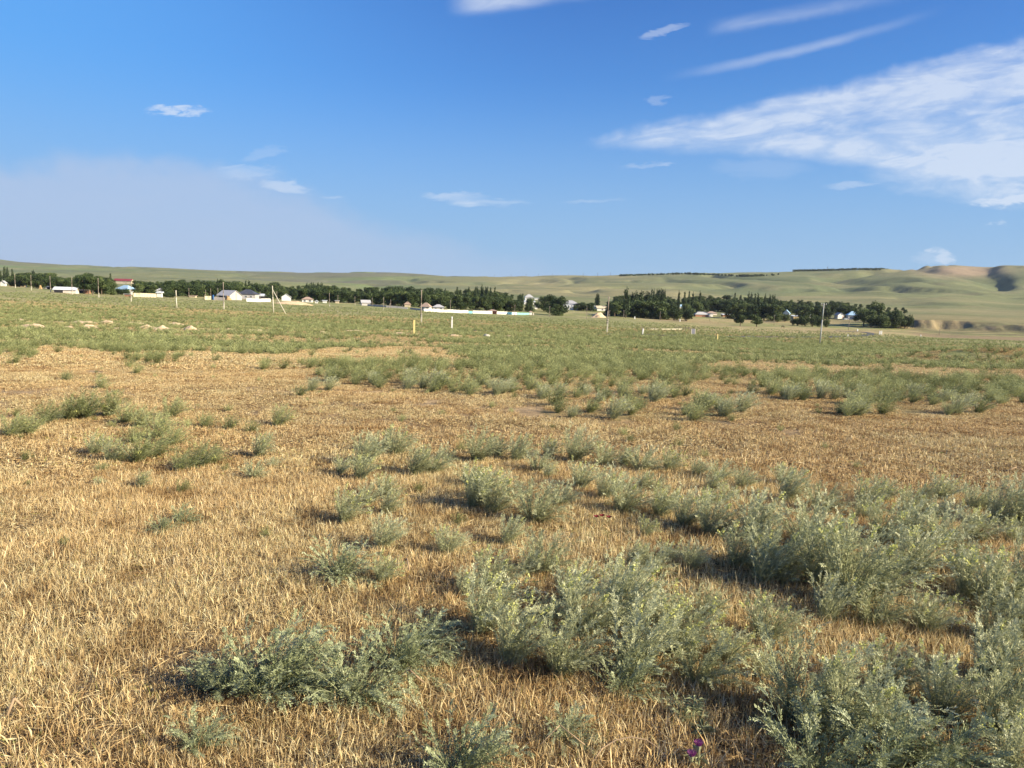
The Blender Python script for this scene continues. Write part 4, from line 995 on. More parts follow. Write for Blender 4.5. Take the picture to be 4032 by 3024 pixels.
for q, (px, yt, yb, w) in enumerate(((3400, 1212, 1285, 80), (3443, 1187, 1280, 70), (3470, 1240, 1292, 70), (3500, 1222, 1293, 70), (3535, 1222, 1294, 74), (3562, 1232, 1294, 60), (3430, 1230, 1288, 70), (3572, 1240, 1293, 40))):
    tree_px(BUSH if q > 1 else BROAD, px, yt, yb, w, '%s full dark tree from left in the clump by the river bluff' % ORD[q], 'full trees by the river bluff', crownw=0.95 if q > 1 else 0.8)
for q, (px, yt, yb, w) in enumerate(((3090, 1236, 1266, 40), (3060, 1232, 1268, 44), (2560, 1222, 1255, 50), (2750, 1215, 1244, 40))):
    tree_px(BUSH, px, yt, yb, w, '%s low dark bush filling the front of the right tree belt' % ORD[q], 'low bushes in the right belt', 'bush', cat='bush', crownw=0.95)
for q, (px, yt, yb, w) in enumerate(((480, 1133, 1162, 50), (500, 1138, 1162, 30), (652, 1120, 1168, 46), (680, 1150, 1172, 46), (655, 1150, 1170, 40))):
    tree_px(BUSH, px, yt, yb, w, '%s low leafy bush in the yards near the blue roof' % ORD[q], 'bushes near the blue roof', 'bush', cat='bush', crownw=0.95)

# shelter belts on the skyline: read as one dark line
def shelter(pts, n, hm, gap=()):
    P = []
    for k in range(n):
        t_ = k / n; px = np.interp(t_, np.linspace(0, 1, len(pts)), [p[0] for p in pts]); py = np.interp(t_, np.linspace(0, 1, len(pts)), [p[1] for p in pts])
        if any(a < px < b_ for a, b_ in gap): continue
        d = ray(px, py); x = d[0] * TS; zz = EYE + d[2] * TS; hh = H(x, TS)
        k2 = np.where((TS > 1400) & (TS < 4000))[0]
        j = k2[np.argmin(np.abs(zz[k2] - hh[k2]))]
        P.append((x[j], TS[j], hh[j]))
    return P
bc = hidden_collection('shelter_tree', [BUSH[0][0], BUSH[1][0], BROAD[1][0]])
for pts, n, gap in (([(2440, 1088), (2560, 1084), (2700, 1080), (2850, 1086), (2950, 1090), (3070, 1084)], 330, ((2634, 2637), (2751, 2754))), ([(3125, 1068), (3200, 1064), (3280, 1061), (3400, 1063), (3497, 1064)], 210, ((3281, 3286), (3308, 3314)))):
    P = np.array(shelter(pts, n, 9, gap)); n_ = len(P)
    scatter('tree_belt', P - [0, 0, 1.0], np.column_stack([np.zeros(n_)] * 2 + [RNG.random(n_) * 6]), RNG.uniform(6, 10, n_), RNG.integers(0, 3, n_), bc)

# ------------------------------------------------------------------ utility poles and posts
def pole(xt, yt, xb, yb, label, group, stub=0.33, r=0.13, mat='pole_wood', arm=False, brace=None, name='utility_pole'):
    x, y, z = ground_at(xb, yb); s = y / F; h = (yb - yt) * s
    o = empty(name, (x, y, z)); o.rotation_euler = (0, ((xt - xb) / (yb - yt) - math.tan(ROLL)) * 0.9, 0)
    MB().path([(0, 0, h * stub * 0.6 if stub else -0.2), (0, 0, h * 0.6), (0, 0, h)], r, r * 0.75, 8).build('shaft', M[mat], o, True)
    if stub:
        MB().box(-0.14 + 0.13, 0.14 + 0.13, -0.16, 0.16, -0.3, h * stub).build('concrete_stub', M['concrete'], o)
        MB().tube((0.06, 0, h * stub * 0.72), (0.06, 0, h * stub * 0.76), 0.25, 0.25, 8).tube((0.06, 0, h * stub * 0.9), (0.06, 0, h * stub * 0.94), 0.25, 0.25, 8).build('wire_tie', M['iron'], o)
    if arm:
        MB().box(-0.55, 0.55, -0.05, 0.05, h * 0.965, h * 0.98).box(-0.35, 0.35, -0.05, 0.05, h * 0.90, h * 0.91).build('crossarm', M['iron'], o)
        for sx in (-0.48, 0, 0.48):
            MB().tube((sx, 0, h * 0.98), (sx, 0, h * 0.98 + 0.22), 0.07, 0.045, 8).build('insulator', M['whitewash'], o)
    else:
        for sx in (-0.22, 0.22):
            MB().path([(0, 0, h * 0.96), (sx, 0, h * 0.965), (sx, 0, h * 0.965 + 0.2)], 0.02, 0.03, 5).build('insulator', M['grey_concrete'], o)
    if brace:
        (bx, by), (tx, ty) = brace
        X_, Y_, Z_ = ground_at(bx, by); Y_ = y; X_ = ray(bx, by)[0] * y
        top_h = (yb - ty) * s
        MB().path([(X_ - x, 0, -0.3), (0.1, 0, top_h)], r * 0.9, r * 0.75, 8).build('brace', M[mat], o, True)
    return tag(o, label, 'utility pole', group)
FL = [(62, 1080, 60, 1134), (126, 1083, 123, 1143), (201, 1087, 199, 1150), (287, 1092, 284, 1160), (391, 1096, 388, 1173), (522, 1105, 515, 1188)]
nm = ['nearest the haystack', 'second from the left edge', 'left of the long white shed', 'in front of the long white shed', 'in front of the dark tree clump', 'left of the cream yard wall']
for q, p in enumerate(FL): pole(*p, 'wooden pole on pale concrete stub, %s' % nm[q], 'poles of the front line', 0.26)
pole(696, 1144, 696, 1213, 'short all-pale concrete pole standing alone in the left field', 'poles of the front line', 0, 0.19, 'concrete')
pole(884, 1112, 880, 1221, 'wooden pole on pale stub in front of the grey-roofed barn', 'poles of the front line', 0.30)
pole(1076, 1126, 1077, 1235, 'pale pole propped by a long slanting brace', 'poles of the front line', 0, 0.16, 'concrete', brace=((1126, 1236), (1079, 1143)))
pole(1662, 1142, 1657, 1271, 'tall wooden pole on pale stub at the start of the white wall', 'poles of the front line', 0.28)
pole(2396, 1168, 2388, 1308, 'tall wooden pole on pale stub near the tan earth heap', 'poles of the front line', 0.36)
pole(3237, 1196, 3228, 1355, 'tall grey concrete pole with crossarm, nearest of all the poles', 'poles of the front line', 0, 0.15, 'grey_concrete', arm=True)
pole(3702, 1269, 3698, 1321, 'thin dark pole in front of the eroded bluff', 'poles of the back line', 0, 0.12)
BL = [(744, 1135, 1175), (830, 1137, 1179), (858, 1135, 1182), (930, 1146, 1189), (1024, 1149, 1187), (1090, 1148, 1197), (1297, 1154, 1209), (1330, 1162, 1194), (1397, 1168, 1201), (1465, 1173, 1207), (1510, 1171, 1222), (1773, 1182, 1228), (2026, 1200, 1246), (2163, 1206, 1249), (2309, 1213, 1255), (2399, 1222, 1256), (2455, 1222, 1257), (2598, 1227, 1263), (2794, 1225, 1265), (3047, 1240, 1282), (3341, 1249, 1301)]
BN = ['at the bushes right of the short pale pole', 'beside the blue gate', 'at the left corner of the grey-roofed barn', 'between barn and dark-roofed house', 'before the low white yard wall', 'right of the braced pole', 'right of the rubble heap', 'beside the small cream hut', 'left of the grey brick shed', 'right of the grey brick shed', 'in front of the long grey wall', 'in front of the white wall', 'before the teal wall', 'left of the big free-standing tree', 'before the earth bank', 'close behind the tall pole near the earth heap', 'at the foot of the poplar grove', 'before the dark bushes of the grove', 'beside the low reddish house', 'right of the two round trees', 'before the grey-blue roofed house']
for q, (a, b1, c1_) in enumerate(BL): pole(a + 1.5, b1, a, c1_, 'distant thin village pole %s' % BN[q], 'poles of the back line', 0.25 if q in (6, 8, 10) else 0, 0.13, 'pole_wood', brace=None)
pole(1539, 1180, 1538, 1214, 'distant village pole with slanting prop before the grey wall', 'poles of the back line', 0, 0.13, 'pole_wood', brace=((1527, 1213), (1538, 1190)))
pole(811, 1143, 810, 1178, 'distant village pole with slanting prop by the cream yard wall', 'poles of the back line', 0, 0.13, 'pole_wood', brace=((798, 1180), (810, 1155)))

def post(px, yt, yb, wpx, label, mat, cap=None, lean=0.0, name='marker_post', cat='post', group=None):
    x, y, z = ground_at(px, yb); s = y / F; h = (yb - yt) * s; w = wpx * s / 2
    o = empty(name, (x, y, z), 0.25); o.rotation_euler = (0, lean, 0.25)
    MB().box(-w, w, -w, w, -0.2, h * 0.97).poly([(-w, -w, h * 0.97), (w, -w, h * 0.97), (w, w, h * 0.97), (-w, w, h * 0.97), (0, 0, h)], [(0, 1, 4), (1, 2, 4), (2, 3, 4), (3, 0, 4)]).build('post_shaft', M[mat], o)
    if cap == 'arrow':
        MB().poly([(-w * 2.2, -w * 1.1, h * 0.78), (w * 2.2, -w * 1.1, h * 0.78), (w * 2.2, w * 1.1, h * 0.78), (-w * 2.2, w * 1.1, h * 0.78), (0, 0, h * 1.05)], [(0, 1, 4), (1, 2, 4), (2, 3, 4), (3, 0, 4), (3, 2, 1, 0)]).build('cap', M['black'], o)
    if cap == 'black': MB().box(-w * 1.5, w * 1.5, -w * 1.5, w * 1.5, h, h + 0.08).build('cap', M['black'], o)
    MB().box(-w * 2, w * 2, -w * 2, w * 2, -0.1, 0.07).build('footing', M['grey_concrete'], o)
    return tag(o, label, cat, group)
post(1630, 1259, 1319, 7.5, 'thick yellow marker post left of the black-capped post', 'yellow')
post(1779, 1246, 1297, 5, 'white marker post with a black pointed cap by the road', 'whitewash', 'arrow')
post(2530, 1294, 1318, 4.5, 'short leaning white marker post beside the road', 'whitewash', lean=0.06)
post(2824, 1313, 1342, 4, 'thin yellow marker post with black cap right of the grey board', 'yellow', 'black')
post(3463, 1303, 1317, 3.2, 'left one of two white road posts before the bluff', 'whitewash', group='paired white road posts')
post(3470, 1303, 1317, 3.2, 'right one of two white road posts before the bluff', 'whitewash', group='paired white road posts')
post(3338, 1316, 1327, 2.5, 'tiny white post inside the road bend', 'whitewash')
post(3376, 1295, 1304, 3, 'small white stone post above the road bend', 'whitewash')
post(3625, 1318, 1328, 2.2, 'thin pale post in the grass left of the last pole', 'whitewash')
post(2499, 1246, 1256, 3, 'small white post in shade under the poplars', 'whitewash')
post(2677, 1256, 1266, 3, 'small white post left of the rounded tree', 'whitewash')
post(2100, 1232, 1240, 3, 'stubby pink post at the end of the teal wall', 'pink_plaster')
# grey board
x, y, z = ground_at(2729, 1320); s = y / F; o = empty('signboard', (x, y, z), 0.1)
w = 6.2 * s; h = 25 * s
MB().box(-w, w, -0.05, 0.05, h * 0.08, h).build('board', M['grey_panel'], o)
for sx in (-1, 1): MB().box(sx * w - 0.07 + sx * 0.08, sx * w + 0.07 + sx * 0.08, -0.06, 0.06, -0.2, h * 1.0).build('leg', M['concrete'], o)
tag(o, 'grey upright board in a pale frame beside the road', 'signboard')
# picket fences near the board
def pickets(x0, x1, y0, y1, hpx, n, label):
    a = ground_at(x0, y0); b_ = ground_at(x1, y1); o = empty('picket_fence', a)
    for k in range(n):
        t_ = k / (n - 1); X_ = a[0] + (b_[0] - a[0]) * t_; Y_ = a[1] + (b_[1] - a[1]) * t_; Z_ = h1(X_, Y_)
        h = hpx * a[1] / F * random.uniform(0.6, 1.1)
        q = MB().tube((X_ - a[0], Y_ - a[1], Z_ - a[2] - 0.1), (X_ - a[0] + random.uniform(-0.1, 0.1), Y_ - a[1], Z_ - a[2] + h), 0.075, 0.06, 5).build('picket', M['iron'], o)
    zb = h1(b_[0], b_[1]) - a[2]
    MB().tube((0, 0, hpx * a[1] / F * 0.55), (b_[0] - a[0], b_[1] - a[1], zb + hpx * a[1] / F * 0.55), 0.03, 0.03, 4).build('rail', M['iron'], o)
    tag(o, label, 'fence', 'dark picket fences by the board')
pickets(2509, 2590, 1294, 1297, 8, 12, 'broken row of dark pickets left of the pale slab')
pickets(2655, 2686, 1296, 1294, 13, 9, 'dark picket fence at the right end of the pale slab')
pickets(2690, 2733, 1298, 1299, 13, 14, 'dark picket fence just left of the grey board')
a = ground_at(2560, 1297); b_ = ground_at(2688, 1297); o = empty('concrete_slab', a)
MB().poly([(0, -0.2, -0.1), (b_[0] - a[0], b_[1] - a[1] - 0.2, b_[2] - a[2] - 0.1), (b_[0] - a[0], b_[1] - a[1] + 0.2, b_[2] - a[2] - 0.1), (0, 0.2, -0.1), (0, -0.2, 0.2), (b_[0] - a[0], b_[1] - a[1] - 0.2, b_[2] - a[2] + 0.28), (b_[0] - a[0], b_[1] - a[1] + 0.2, b_[2] - a[2] + 0.28), (0, 0.2, 0.2)], [(0, 1, 5, 4), (1, 2, 6, 5), (2, 3, 7, 6), (3, 0, 4, 7), (4, 5, 6, 7)]).build('slab', M['concrete'], o)
tag(o, 'long pale concrete slab between two runs of pickets', 'slab')

# ------------------------------------------------------------------ buildings
def building(x0, x1, yt, yb, label, wall='whitewash', roof='slate', kind='hip', rf=0.45, rz=0.12, dp=0.75, wins=0, door=False, depth=None, name='house', over=0.5, opening=None, group=None, cat=None):
    pc = (x0 + x1) / 2
    if depth is None:
        X_, Y_, Z_ = ground_at(pc, yb)
        if Y_ > 1100 or Y_ < 150: print('FAR', label, Y_)
    else:
        X_, Y_, Z_ = at_depth(pc, depth)
    s = Y_ / F; W = (x1 - x0) * s; Ht = (yb - yt) * s; hr = Ht * rf; hw = Ht - hr; D = W * dp
    if depth is not None: # the picture says where its foot should be: raise on a plinth if the land is lower
        zt = EYE - (yb - hor(pc)) * s
        lift = zt - Z_
    else: lift = 0
    o = empty(name, (X_, Y_ + D / 2, Z_), rz)
    z0 = -max(1.2, -lift + 0.3) if lift > 0 else -1.2
    hw += lift; Ht += lift
    w2, d2 = W / 2, D / 2
    if kind == 'flat':
        MB().box(-w2, w2, -d2, d2, z0, hw).build('wall', M[wall], o)
        MB().poly([(-w2 - over, -d2 - over, hw + 0.02), (w2 + over, -d2 - over, hw + 0.02), (w2 + over, d2 + over, hw + 0.02), (-w2 - over, d2 + over, hw + 0.02), (-w2 - over, -d2 - over, hw + 0.2), (w2 + over, -d2 - over, hw + 0.2), (w2 + over, d2 + over, Ht), (-w2 - over, d2 + over, Ht)], [(0, 3, 2, 1), (4, 5, 6, 7), (0, 1, 5, 4), (1, 2, 6, 5), (2, 3, 7, 6), (3, 0, 4, 7)]).build('roof', M[roof], o)
    elif kind == 'hip':
        MB().box(-w2, w2, -d2, d2, z0, hw).build('wall', M[wall], o)
        e = over; rl = max(w2 - d2, w2 * 0.12)
        MB().poly([(-w2 - e, -d2 - e, hw), (w2 + e, -d2 - e, hw), (w2 + e, d2 + e, hw), (-w2 - e, d2 + e, hw), (-rl, 0, Ht), (rl, 0, Ht), (-w2 - e, -d2 - e, hw + 0.15), (w2 + e, -d2 - e, hw + 0.15), (w2 + e, d2 + e, hw + 0.15), (-w2 - e, d2 + e, hw + 0.15)], [(3, 2, 1, 0), (0, 1, 7, 6), (1, 2, 8, 7), (2, 3, 9, 8), (3, 0, 6, 9), (6, 7, 5, 4), (7, 8, 5), (8, 9, 4, 5), (9, 6, 4)]).build('roof', M[roof], o)
    elif kind == 'gable':      # ridge along x
        MB().box(-w2, w2, -d2, d2, z0, hw).poly([(-w2, -d2, hw), (-w2, d2, hw), (-w2, 0, Ht - 0.1), (w2, -d2, hw), (w2, d2, hw), (w2, 0, Ht - 0.1)], [(0, 2, 1), (3, 4, 5)]).build('wall', M[wall], o)
        e = over
        MB().poly([(-w2 - e, -d2 - e, hw - 0.2), (w2 + e, -d2 - e, hw - 0.2), (w2 + e, 0, Ht), (-w2 - e, 0, Ht), (-w2 - e, d2 + e, hw - 0.2), (w2 + e, d2 + e, hw - 0.2), (-w2 - e, -d2 - e, hw - 0.05), (w2 + e, -d2 - e, hw - 0.05), (w2 + e, 0, Ht + 0.15), (-w2 - e, 0, Ht + 0.15), (-w2 - e, d2 + e, hw - 0.05), (w2 + e, d2 + e, hw - 0.05)], [(0, 3, 2, 1), (3, 4, 5, 2), (6, 7, 8, 9), (9, 8, 11, 10), (0, 1, 7, 6), (4, 10, 11, 5), (1, 2, 8, 7), (2, 5, 11, 8), (3, 0, 6, 9), (4, 3, 9, 10)]).build('roof', M[roof], o)
    elif kind == 'front':      # gable end faces the field
        MB().box(-w2, w2, -d2, d2, z0, hw).poly([(-w2, -d2, hw), (w2, -d2, hw), (0, -d2, Ht - 0.1), (-w2, d2, hw), (w2, d2, hw), (0, d2, Ht - 0.1)], [(0, 1, 2), (4, 3, 5)]).build('wall', M[wall], o)
        e = over
        MB().poly([(-w2 - e, -d2 - e, hw - 0.2), (0, -d2 - e, Ht), (w2 + e, -d2 - e, hw - 0.2), (-w2 - e, d2 + e, hw - 0.2), (0, d2 + e, Ht), (w2 + e, d2 + e, hw - 0.2), (-w2 - e, -d2 - e, hw - 0.02), (0, -d2 - e, Ht + 0.18), (w2 + e, -d2 - e, hw - 0.02), (-w2 - e, d2 + e, hw - 0.02), (0, d2 + e, Ht + 0.18), (w2 + e, d2 + e, hw - 0.02)], [(0, 1, 4, 3), (1, 2, 5, 4), (6, 9, 10, 7), (7, 10, 11, 8), (0, 6, 7, 1), (1, 7, 8, 2), (3, 4, 10, 9), (4, 5, 11, 10), (0, 3, 9, 6), (2, 8, 11, 5)]).build('roof', M[roof], o)
    for k in range(wins):
        cx = -w2 + W * (k + 0.5) / wins * (0.82 if wins > 2 else 1.0) + (0.09 * W if wins > 2 else 0)
        ww = min(0.75, W / wins * 0.22); zc = hw * 0.55 if hw < 4 else hw * 0.6
        f = MB().box(cx - ww, cx + ww, -d2 - 0.08, -d2 + 0.02, zc - 0.8, zc + 0.75).build('window', M['whitewash'], o)
        MB().box(cx - ww * 0.78, cx - 0.05, -d2 - 0.10, -d2 - 0.075, zc - 0.62, zc + 0.58).box(cx + 0.05, cx + ww * 0.78, -d2 - 0.10, -d2 - 0.075, zc - 0.62, zc + 0.58).build('pane', M['glass'], f)
    if door: MB().box(w2 * 0.45, w2 * 0.45 + 1.0, -d2 - 0.06, -d2 + 0.02, 0, min(2.1, hw * 0.85)).build('door', M['brown_gate'], o)
    if opening:
        a_, b2 = opening; MB().box(-w2 + W * a_, -w2 + W * b2, -d2 - 0.07, -d2 + 0.02, -0.3, hw * 0.86).build('opening', M['dark'], o)  # dark panel on the solid wall paints in the shaded interior
    return tag(o, label, cat or ('shed' if name == 'shed' else 'house'), group)
B = building
B(1, 18, 1106, 1126, 'white house at the very left edge beside pale poplars', 'whitewash', 'slate', 'front', 0.4)
B(79, 101, 1121, 1129, 'low tan shed left end of the yard sheds', 'mud', 'brown_roof', 'flat', 0.2, name='shed')
B(101, 113, 1121, 1131, 'small whitish shed between two low tan sheds', 'whitewash', 'tin', 'flat', 0.2, name='shed')
B(113, 135, 1121, 1128, 'low brown-roofed shed right of small whitish shed', 'mud', 'brown_roof', 'flat', 0.3, name='shed', opening=(0.1, 0.9))
B(168, 182, 1127, 1135, 'tiny white hut left of the long white shed', 'whitewash', 'tin', 'flat', 0.3, name='shed')
B(184, 218, 1126, 1139, 'low dark-roofed shed just behind the long white shed', 'grey_brick', 'slate', 'flat', 0.3, name='shed', opening=(0.05, 0.6))
B(212, 291, 1131, 1153, 'long white shed with pale roof and dark open front', 'pink_plaster', 'tin', 'gable', 0.42, rz=0.18, dp=0.45, name='shed', opening=(0.02, 0.42))
B(292, 340, 1141, 1154, 'dark low shed right of the long white shed', 'red_brick', 'brown_roof', 'flat', 0.2, name='shed', opening=(0.05, 0.7))
B(284, 302, 1096, 1112, 'tiny white house with red roof above the trees', 'whitewash', 'red_roof', 'hip', 0.4)
B(447, 518, 1098, 1118, 'long cream building with dark red roof among the trees', 'cream', 'red_roof', 'gable', 0.40, dp=0.3, rz=-0.05)
B(500, 524, 1099, 1118, 'white gabled wing with dark red roof beside the long cream building', 'whitewash', 'red_roof', 'front', 0.5, dp=0.6)
B(451, 518, 1123, 1145, 'house with broad pale blue roof among bushes', 'whitewash', 'blue_roof', 'hip', 0.8, rz=-0.35, dp=0.7)
B(490, 510, 1157, 1167, 'small red brick shed left of the cream yard wall', 'red_brick', 'slate', 'flat', 0.15, name='shed')
B(507, 518, 1147, 1160, 'white square tank hut above the brick shed', 'whitewash', 'tin', 'flat', 0.1, name='shed')
B(612, 648, 1134, 1150, 'house with pale slate roof behind the yard walls', 'whitewash', 'slate', 'hip', 0.65, rz=0.3)
B(617, 635, 1148, 1170, 'narrow white lean-to shed at the end of the cream wall', 'whitewash', 'tin', 'flat', 0.25, name='shed')
B(657, 671, 1162, 1170, 'low white hut right of the cream wall', 'whitewash', 'tin', 'flat', 0.3, name='shed')
B(745, 768, 1163, 1171, 'low yellowish hut between poles', 'cream', 'brown_roof', 'flat', 0.2, name='shed')
B(855, 931, 1144, 1180, 'big barn with grey sheet roof and white brick gable', 'grey_brick', 'slate', 'gable', 0.55, rz=-0.55, dp=0.75, name='shed', cat='barn', opening=(0.15, 0.6))
B(932, 1003, 1140, 1178, 'grey brick house with charcoal hip roof and three white windows', 'grey_brick', 'charcoal', 'hip', 0.50, rz=0.05, wins=3)
B(1003, 1056, 1157, 1176, 'open shed with bright sheet roof right of the dark-roofed house', 'grey_brick', 'tin', 'flat', 0.5, name='shed', opening=(0.05, 0.95))
B(1106, 1141, 1158, 1184, 'white house with steep pale roof half hidden by trees', 'whitewash', 'tin', 'front', 0.45, rz=0.3)
B(1187, 1227, 1169, 1190, 'white cottage with brown hip roof behind the rubble heap', 'whitewash', 'brown_roof', 'hip', 0.5, rz=0.2, wins=2)
B(1240, 1250, 1183, 1194, 'tiny white shed right of the brown-roofed cottage', 'whitewash', 'tin', 'front', 0.3, name='shed')
B(1270, 1284, 1182, 1193, 'small white box hut left of a village pole', 'whitewash', 'tin', 'flat', 0.2, name='shed')
B(1320, 1333, 1183, 1194, 'small cream hut in tree shade', 'cream', 'slate', 'flat', 0.2, name='shed')
B(1420, 1453, 1182, 1203, 'grey brick shed with slate gable roof at the grey wall', 'grey_brick', 'slate', 'gable', 0.45, rz=0.35, name='shed')
B(1592, 1615, 1188, 1208, 'house with beige roof deep in the trees', 'cream', 'brown_roof', 'hip', 0.55)
B(1658, 1694, 1192, 1220, 'white house with pinkish-brown hip roof behind the white wall', 'whitewash', 'brown_roof', 'hip', 0.6, rz=-0.2, wins=2)
B(1703, 1746, 1199, 1221, 'low house with grey slate roof behind the white wall', 'grey_brick', 'slate', 'hip', 0.5, rz=0.1, wins=2)
B(1922, 1956, 1219, 1228, 'brown-roofed porch over the dark gate', 'brown_gate', 'brown_roof', 'hip', 0.6)
B(2066, 2098, 1159, 1184, 'white house with grey hip roof highest on the slope', 'whitewash', 'slate', 'hip', 0.45, wins=2)
B(2104, 2120, 1173, 1181, 'low white outbuilding right of the highest house', 'whitewash', 'tin', 'flat', 0.2, name='shed')
B(2062, 2105, 1184, 1199, 'long low white building below the highest house', 'whitewash', 'tin', 'flat', 0.3, name='shed')
B(2096, 2115, 1204, 1217, 'little white gabled shed alone on the slope', 'whitewash', 'slate', 'front', 0.45, name='shed')
B(2218, 2276, 1183, 1219, 'large house with broad grey hip roof and dark veranda', 'whitewash', 'slate', 'hip', 0.36, rz=-0.1, wins=4)
B(2212, 2275, 1207, 1221, 'white yard building in front of the broad hip-roofed house', 'whitewash', 'tin', 'flat', 0.1, wins=3, door=True, name='shed')
B(2319, 2347, 1199, 1220, 'white gabled house with grey roof left of the cream-roofed one', 'whitewash', 'tin', 'front', 0.45, rz=-0.3)
B(2349, 2391, 1205, 1224, 'white house with cream gable roof above the earth bank', 'whitewash', 'cream', 'gable', 0.45, wins=1)
B(2622, 2637, 1203, 1212, 'small white house in the trees left of the blue-white roof', 'whitewash', 'tin', 'flat', 0.2)
B(2669, 2704, 1199, 1214, 'house with blue-white roof deep in the grove', 'whitewash', 'blue_roof', 'hip', 0.6)
B(2736, 2790, 1228, 1248, 'low reddish brick house with grey hip roof', 'red_brick', 'slate', 'hip', 0.55, rz=0.1, dp=0.5)
B(2782, 2806, 1234, 1247, 'bright white annex on the right of the reddish house', 'whitewash', 'slate', 'flat', 0.1, name='shed')
B(2784, 2822, 1226, 1240, 'house with pinkish roof behind the white annex', 'pink_plaster', 'brown_roof', 'hip', 0.5)
B(2724, 2742, 1236, 1246, 'white shed on the left of the reddish house', 'whitewash', 'tin', 'flat', 0.3, name='shed')
B(2845, 2871, 1236, 1247, 'low shed with white roof right of the reddish house', 'red_brick', 'tin', 'flat', 0.35, name='shed')
B(3088, 3112, 1221, 1240, 'steep pale blue roof peeping out of the trees', 'whitewash', 'blue_roof', 'front', 0.7, rz=-0.5)
B(3122, 3158, 1242, 1256, 'low shed with white roof behind the hedge', 'mud', 'tin', 'flat', 0.3, name='shed')
B(3155, 3240, 1239, 1252, 'long low grey-green roof behind the hedge', 'grey_brick', 'slate', 'flat', 0.4, dp=0.2, name='shed')
B(3294, 3323, 1232, 1255, 'white gabled house with slate roof under tall trees', 'whitewash', 'slate', 'front', 0.40, rz=0.25, door=True)
B(3342, 3384, 1226, 1258, 'house with large grey-blue hip roof beside the big trees', 'grey_brick', 'blue_roof', 'hip', 0.5, rz=-0.15, wins=2)
# hay stacks and heaps
def heap(px, yb, wpx, hpx, label, mat, name='haystack', cat='haystack', group=None, seed=0, dratio=0.7, depth=None):
    x, y, z = ground_at(px, yb) if depth is None else at_depth(px, depth)
    s = y / F; w = wpx * s / 2; h = hpx * s; n, m = 26, 9; vs = []; r = np.random.default_rng(seed)
    for i in range(m):
        q = i / (m - 1); rr_ = 1 - q
        for j in range(n):
            a = 2 * math.pi * j / n
            k = 1 + 0.45 * (float(fbm(np.array([math.cos(a) * 2 + seed]), np.array([math.sin(a) * 2 + q * 3]), seed, 3)[0]) - 0.5) * 2
            X_ = math.cos(a) * w * rr_ * k; Y_ = math.sin(a) * w * dratio * rr_ * k
            zz = h * (1 - rr_ ** 1.7) * (0.45 + 1.1 * float(fbm(np.array([X_ / w * 3 + seed]), np.array([Y_ / w * 3]), seed + 5, 3)[0]))
            vs.append((X_, Y_, (zz if i else -0.15) + h1(x + X_, y + Y_) - z))
    f = [(i * n + j, i * n + (j + 1) % n, (i + 1) * n + (j + 1) % n, (i + 1) * n + j) for i in range(m - 1) for j in range(n)]
    o = link(name, np_mesh(name, vs, f, M[mat], False), None, (x, y, z)); return tag(o, label, cat, group)
heap(47, 1127, 26, 15, 'brown haystack near the left edge below the poplars', 'hay', seed=1)
heap(159, 1138, 18, 15, 'small rounded haystack between the yard sheds', 'hay', seed=2)
heap(290, 1143, 30, 15, 'haystack behind the right end of the white shed', 'hay', seed=3, depth=470)
heap(899, 1181, 26, 17, 'brown hay pile in front of the grey-roofed barn', 'hay', seed=4)
heap(1157, 1199, 130, 15, 'long pinkish rubble heap before the village', 'earth', 'rubble_heap', 'heap', seed=5, dratio=0.25)
heap(2356, 1250, 66, 17, 'steep tan earth heap left of the tall pole', 'earth', 'earth_heap', 'heap', seed=6)
MO = [(135, 1291, 84, 20, 'largest pale earth mound at the left end of the row'), (352, 1293, 64, 16, 'rounded pale earth mound, second large one from left'), (268, 1289, 34, 7, 'low earth mound between the two large left mounds'), (470, 1294, 50, 7, 'flat pale earth mound right of the second large one'), (640, 1300, 70, 17, 'long pale earth mound with a thin tail'), (580, 1292, 60, 14, 'earth mound joined to the left of the long one'), (330, 1270, 90, 9, 'low earth streak behind the second large mound'), (420, 1272, 66, 11, 'small earth mound further back left of centre'), (530, 1275, 70, 9, 'pale earth mound behind the flat one'), (75, 1262, 60, 8, 'back-row earth mound close to the left edge'), (690, 1277, 60, 9, 'pale earth mound behind the tail of the long mound'), (752, 1299, 42, 18, 'orange-tan earth mound right of the long mound'), (828, 1304, 54, 9, 'low orange-tan earth mound in the middle of the row'), (905, 1299, 34, 8, 'small pale earth mound below the barn'), (1005, 1304, 62, 10, 'double-humped pale earth mound below the braced pole'), (1268, 1310, 46, 8, 'pale flat earth mound left of the yellow post'), (1570, 1318, 82, 10, 'earth mound at the foot of the yellow post'), (1400, 1303, 60, 7, 'scattered earth mound behind the flat one near centre'), (1790, 1321, 48, 7, 'earth mound right of the yellow post'), (2008, 1328, 50, 9, 'pinkish earth mound in the green belt centre'), (2080, 1328, 30, 5, 'tiny pale earth mound right of the pinkish one'), (2335, 1330, 56, 7, 'earth mound below the tall pole near the heap'), (2806, 1342, 20, 5, 'tiny pale stones mound beside the thin yellow post')]
for q, (a, b1, w, h, l) in enumerate(MO): heap(a, b1 + 2, w * 1.5, h * 0.95, l, 'earth', 'earth_mound', 'mound', 'earth mounds in a broken row', 20 + q, 0.7)

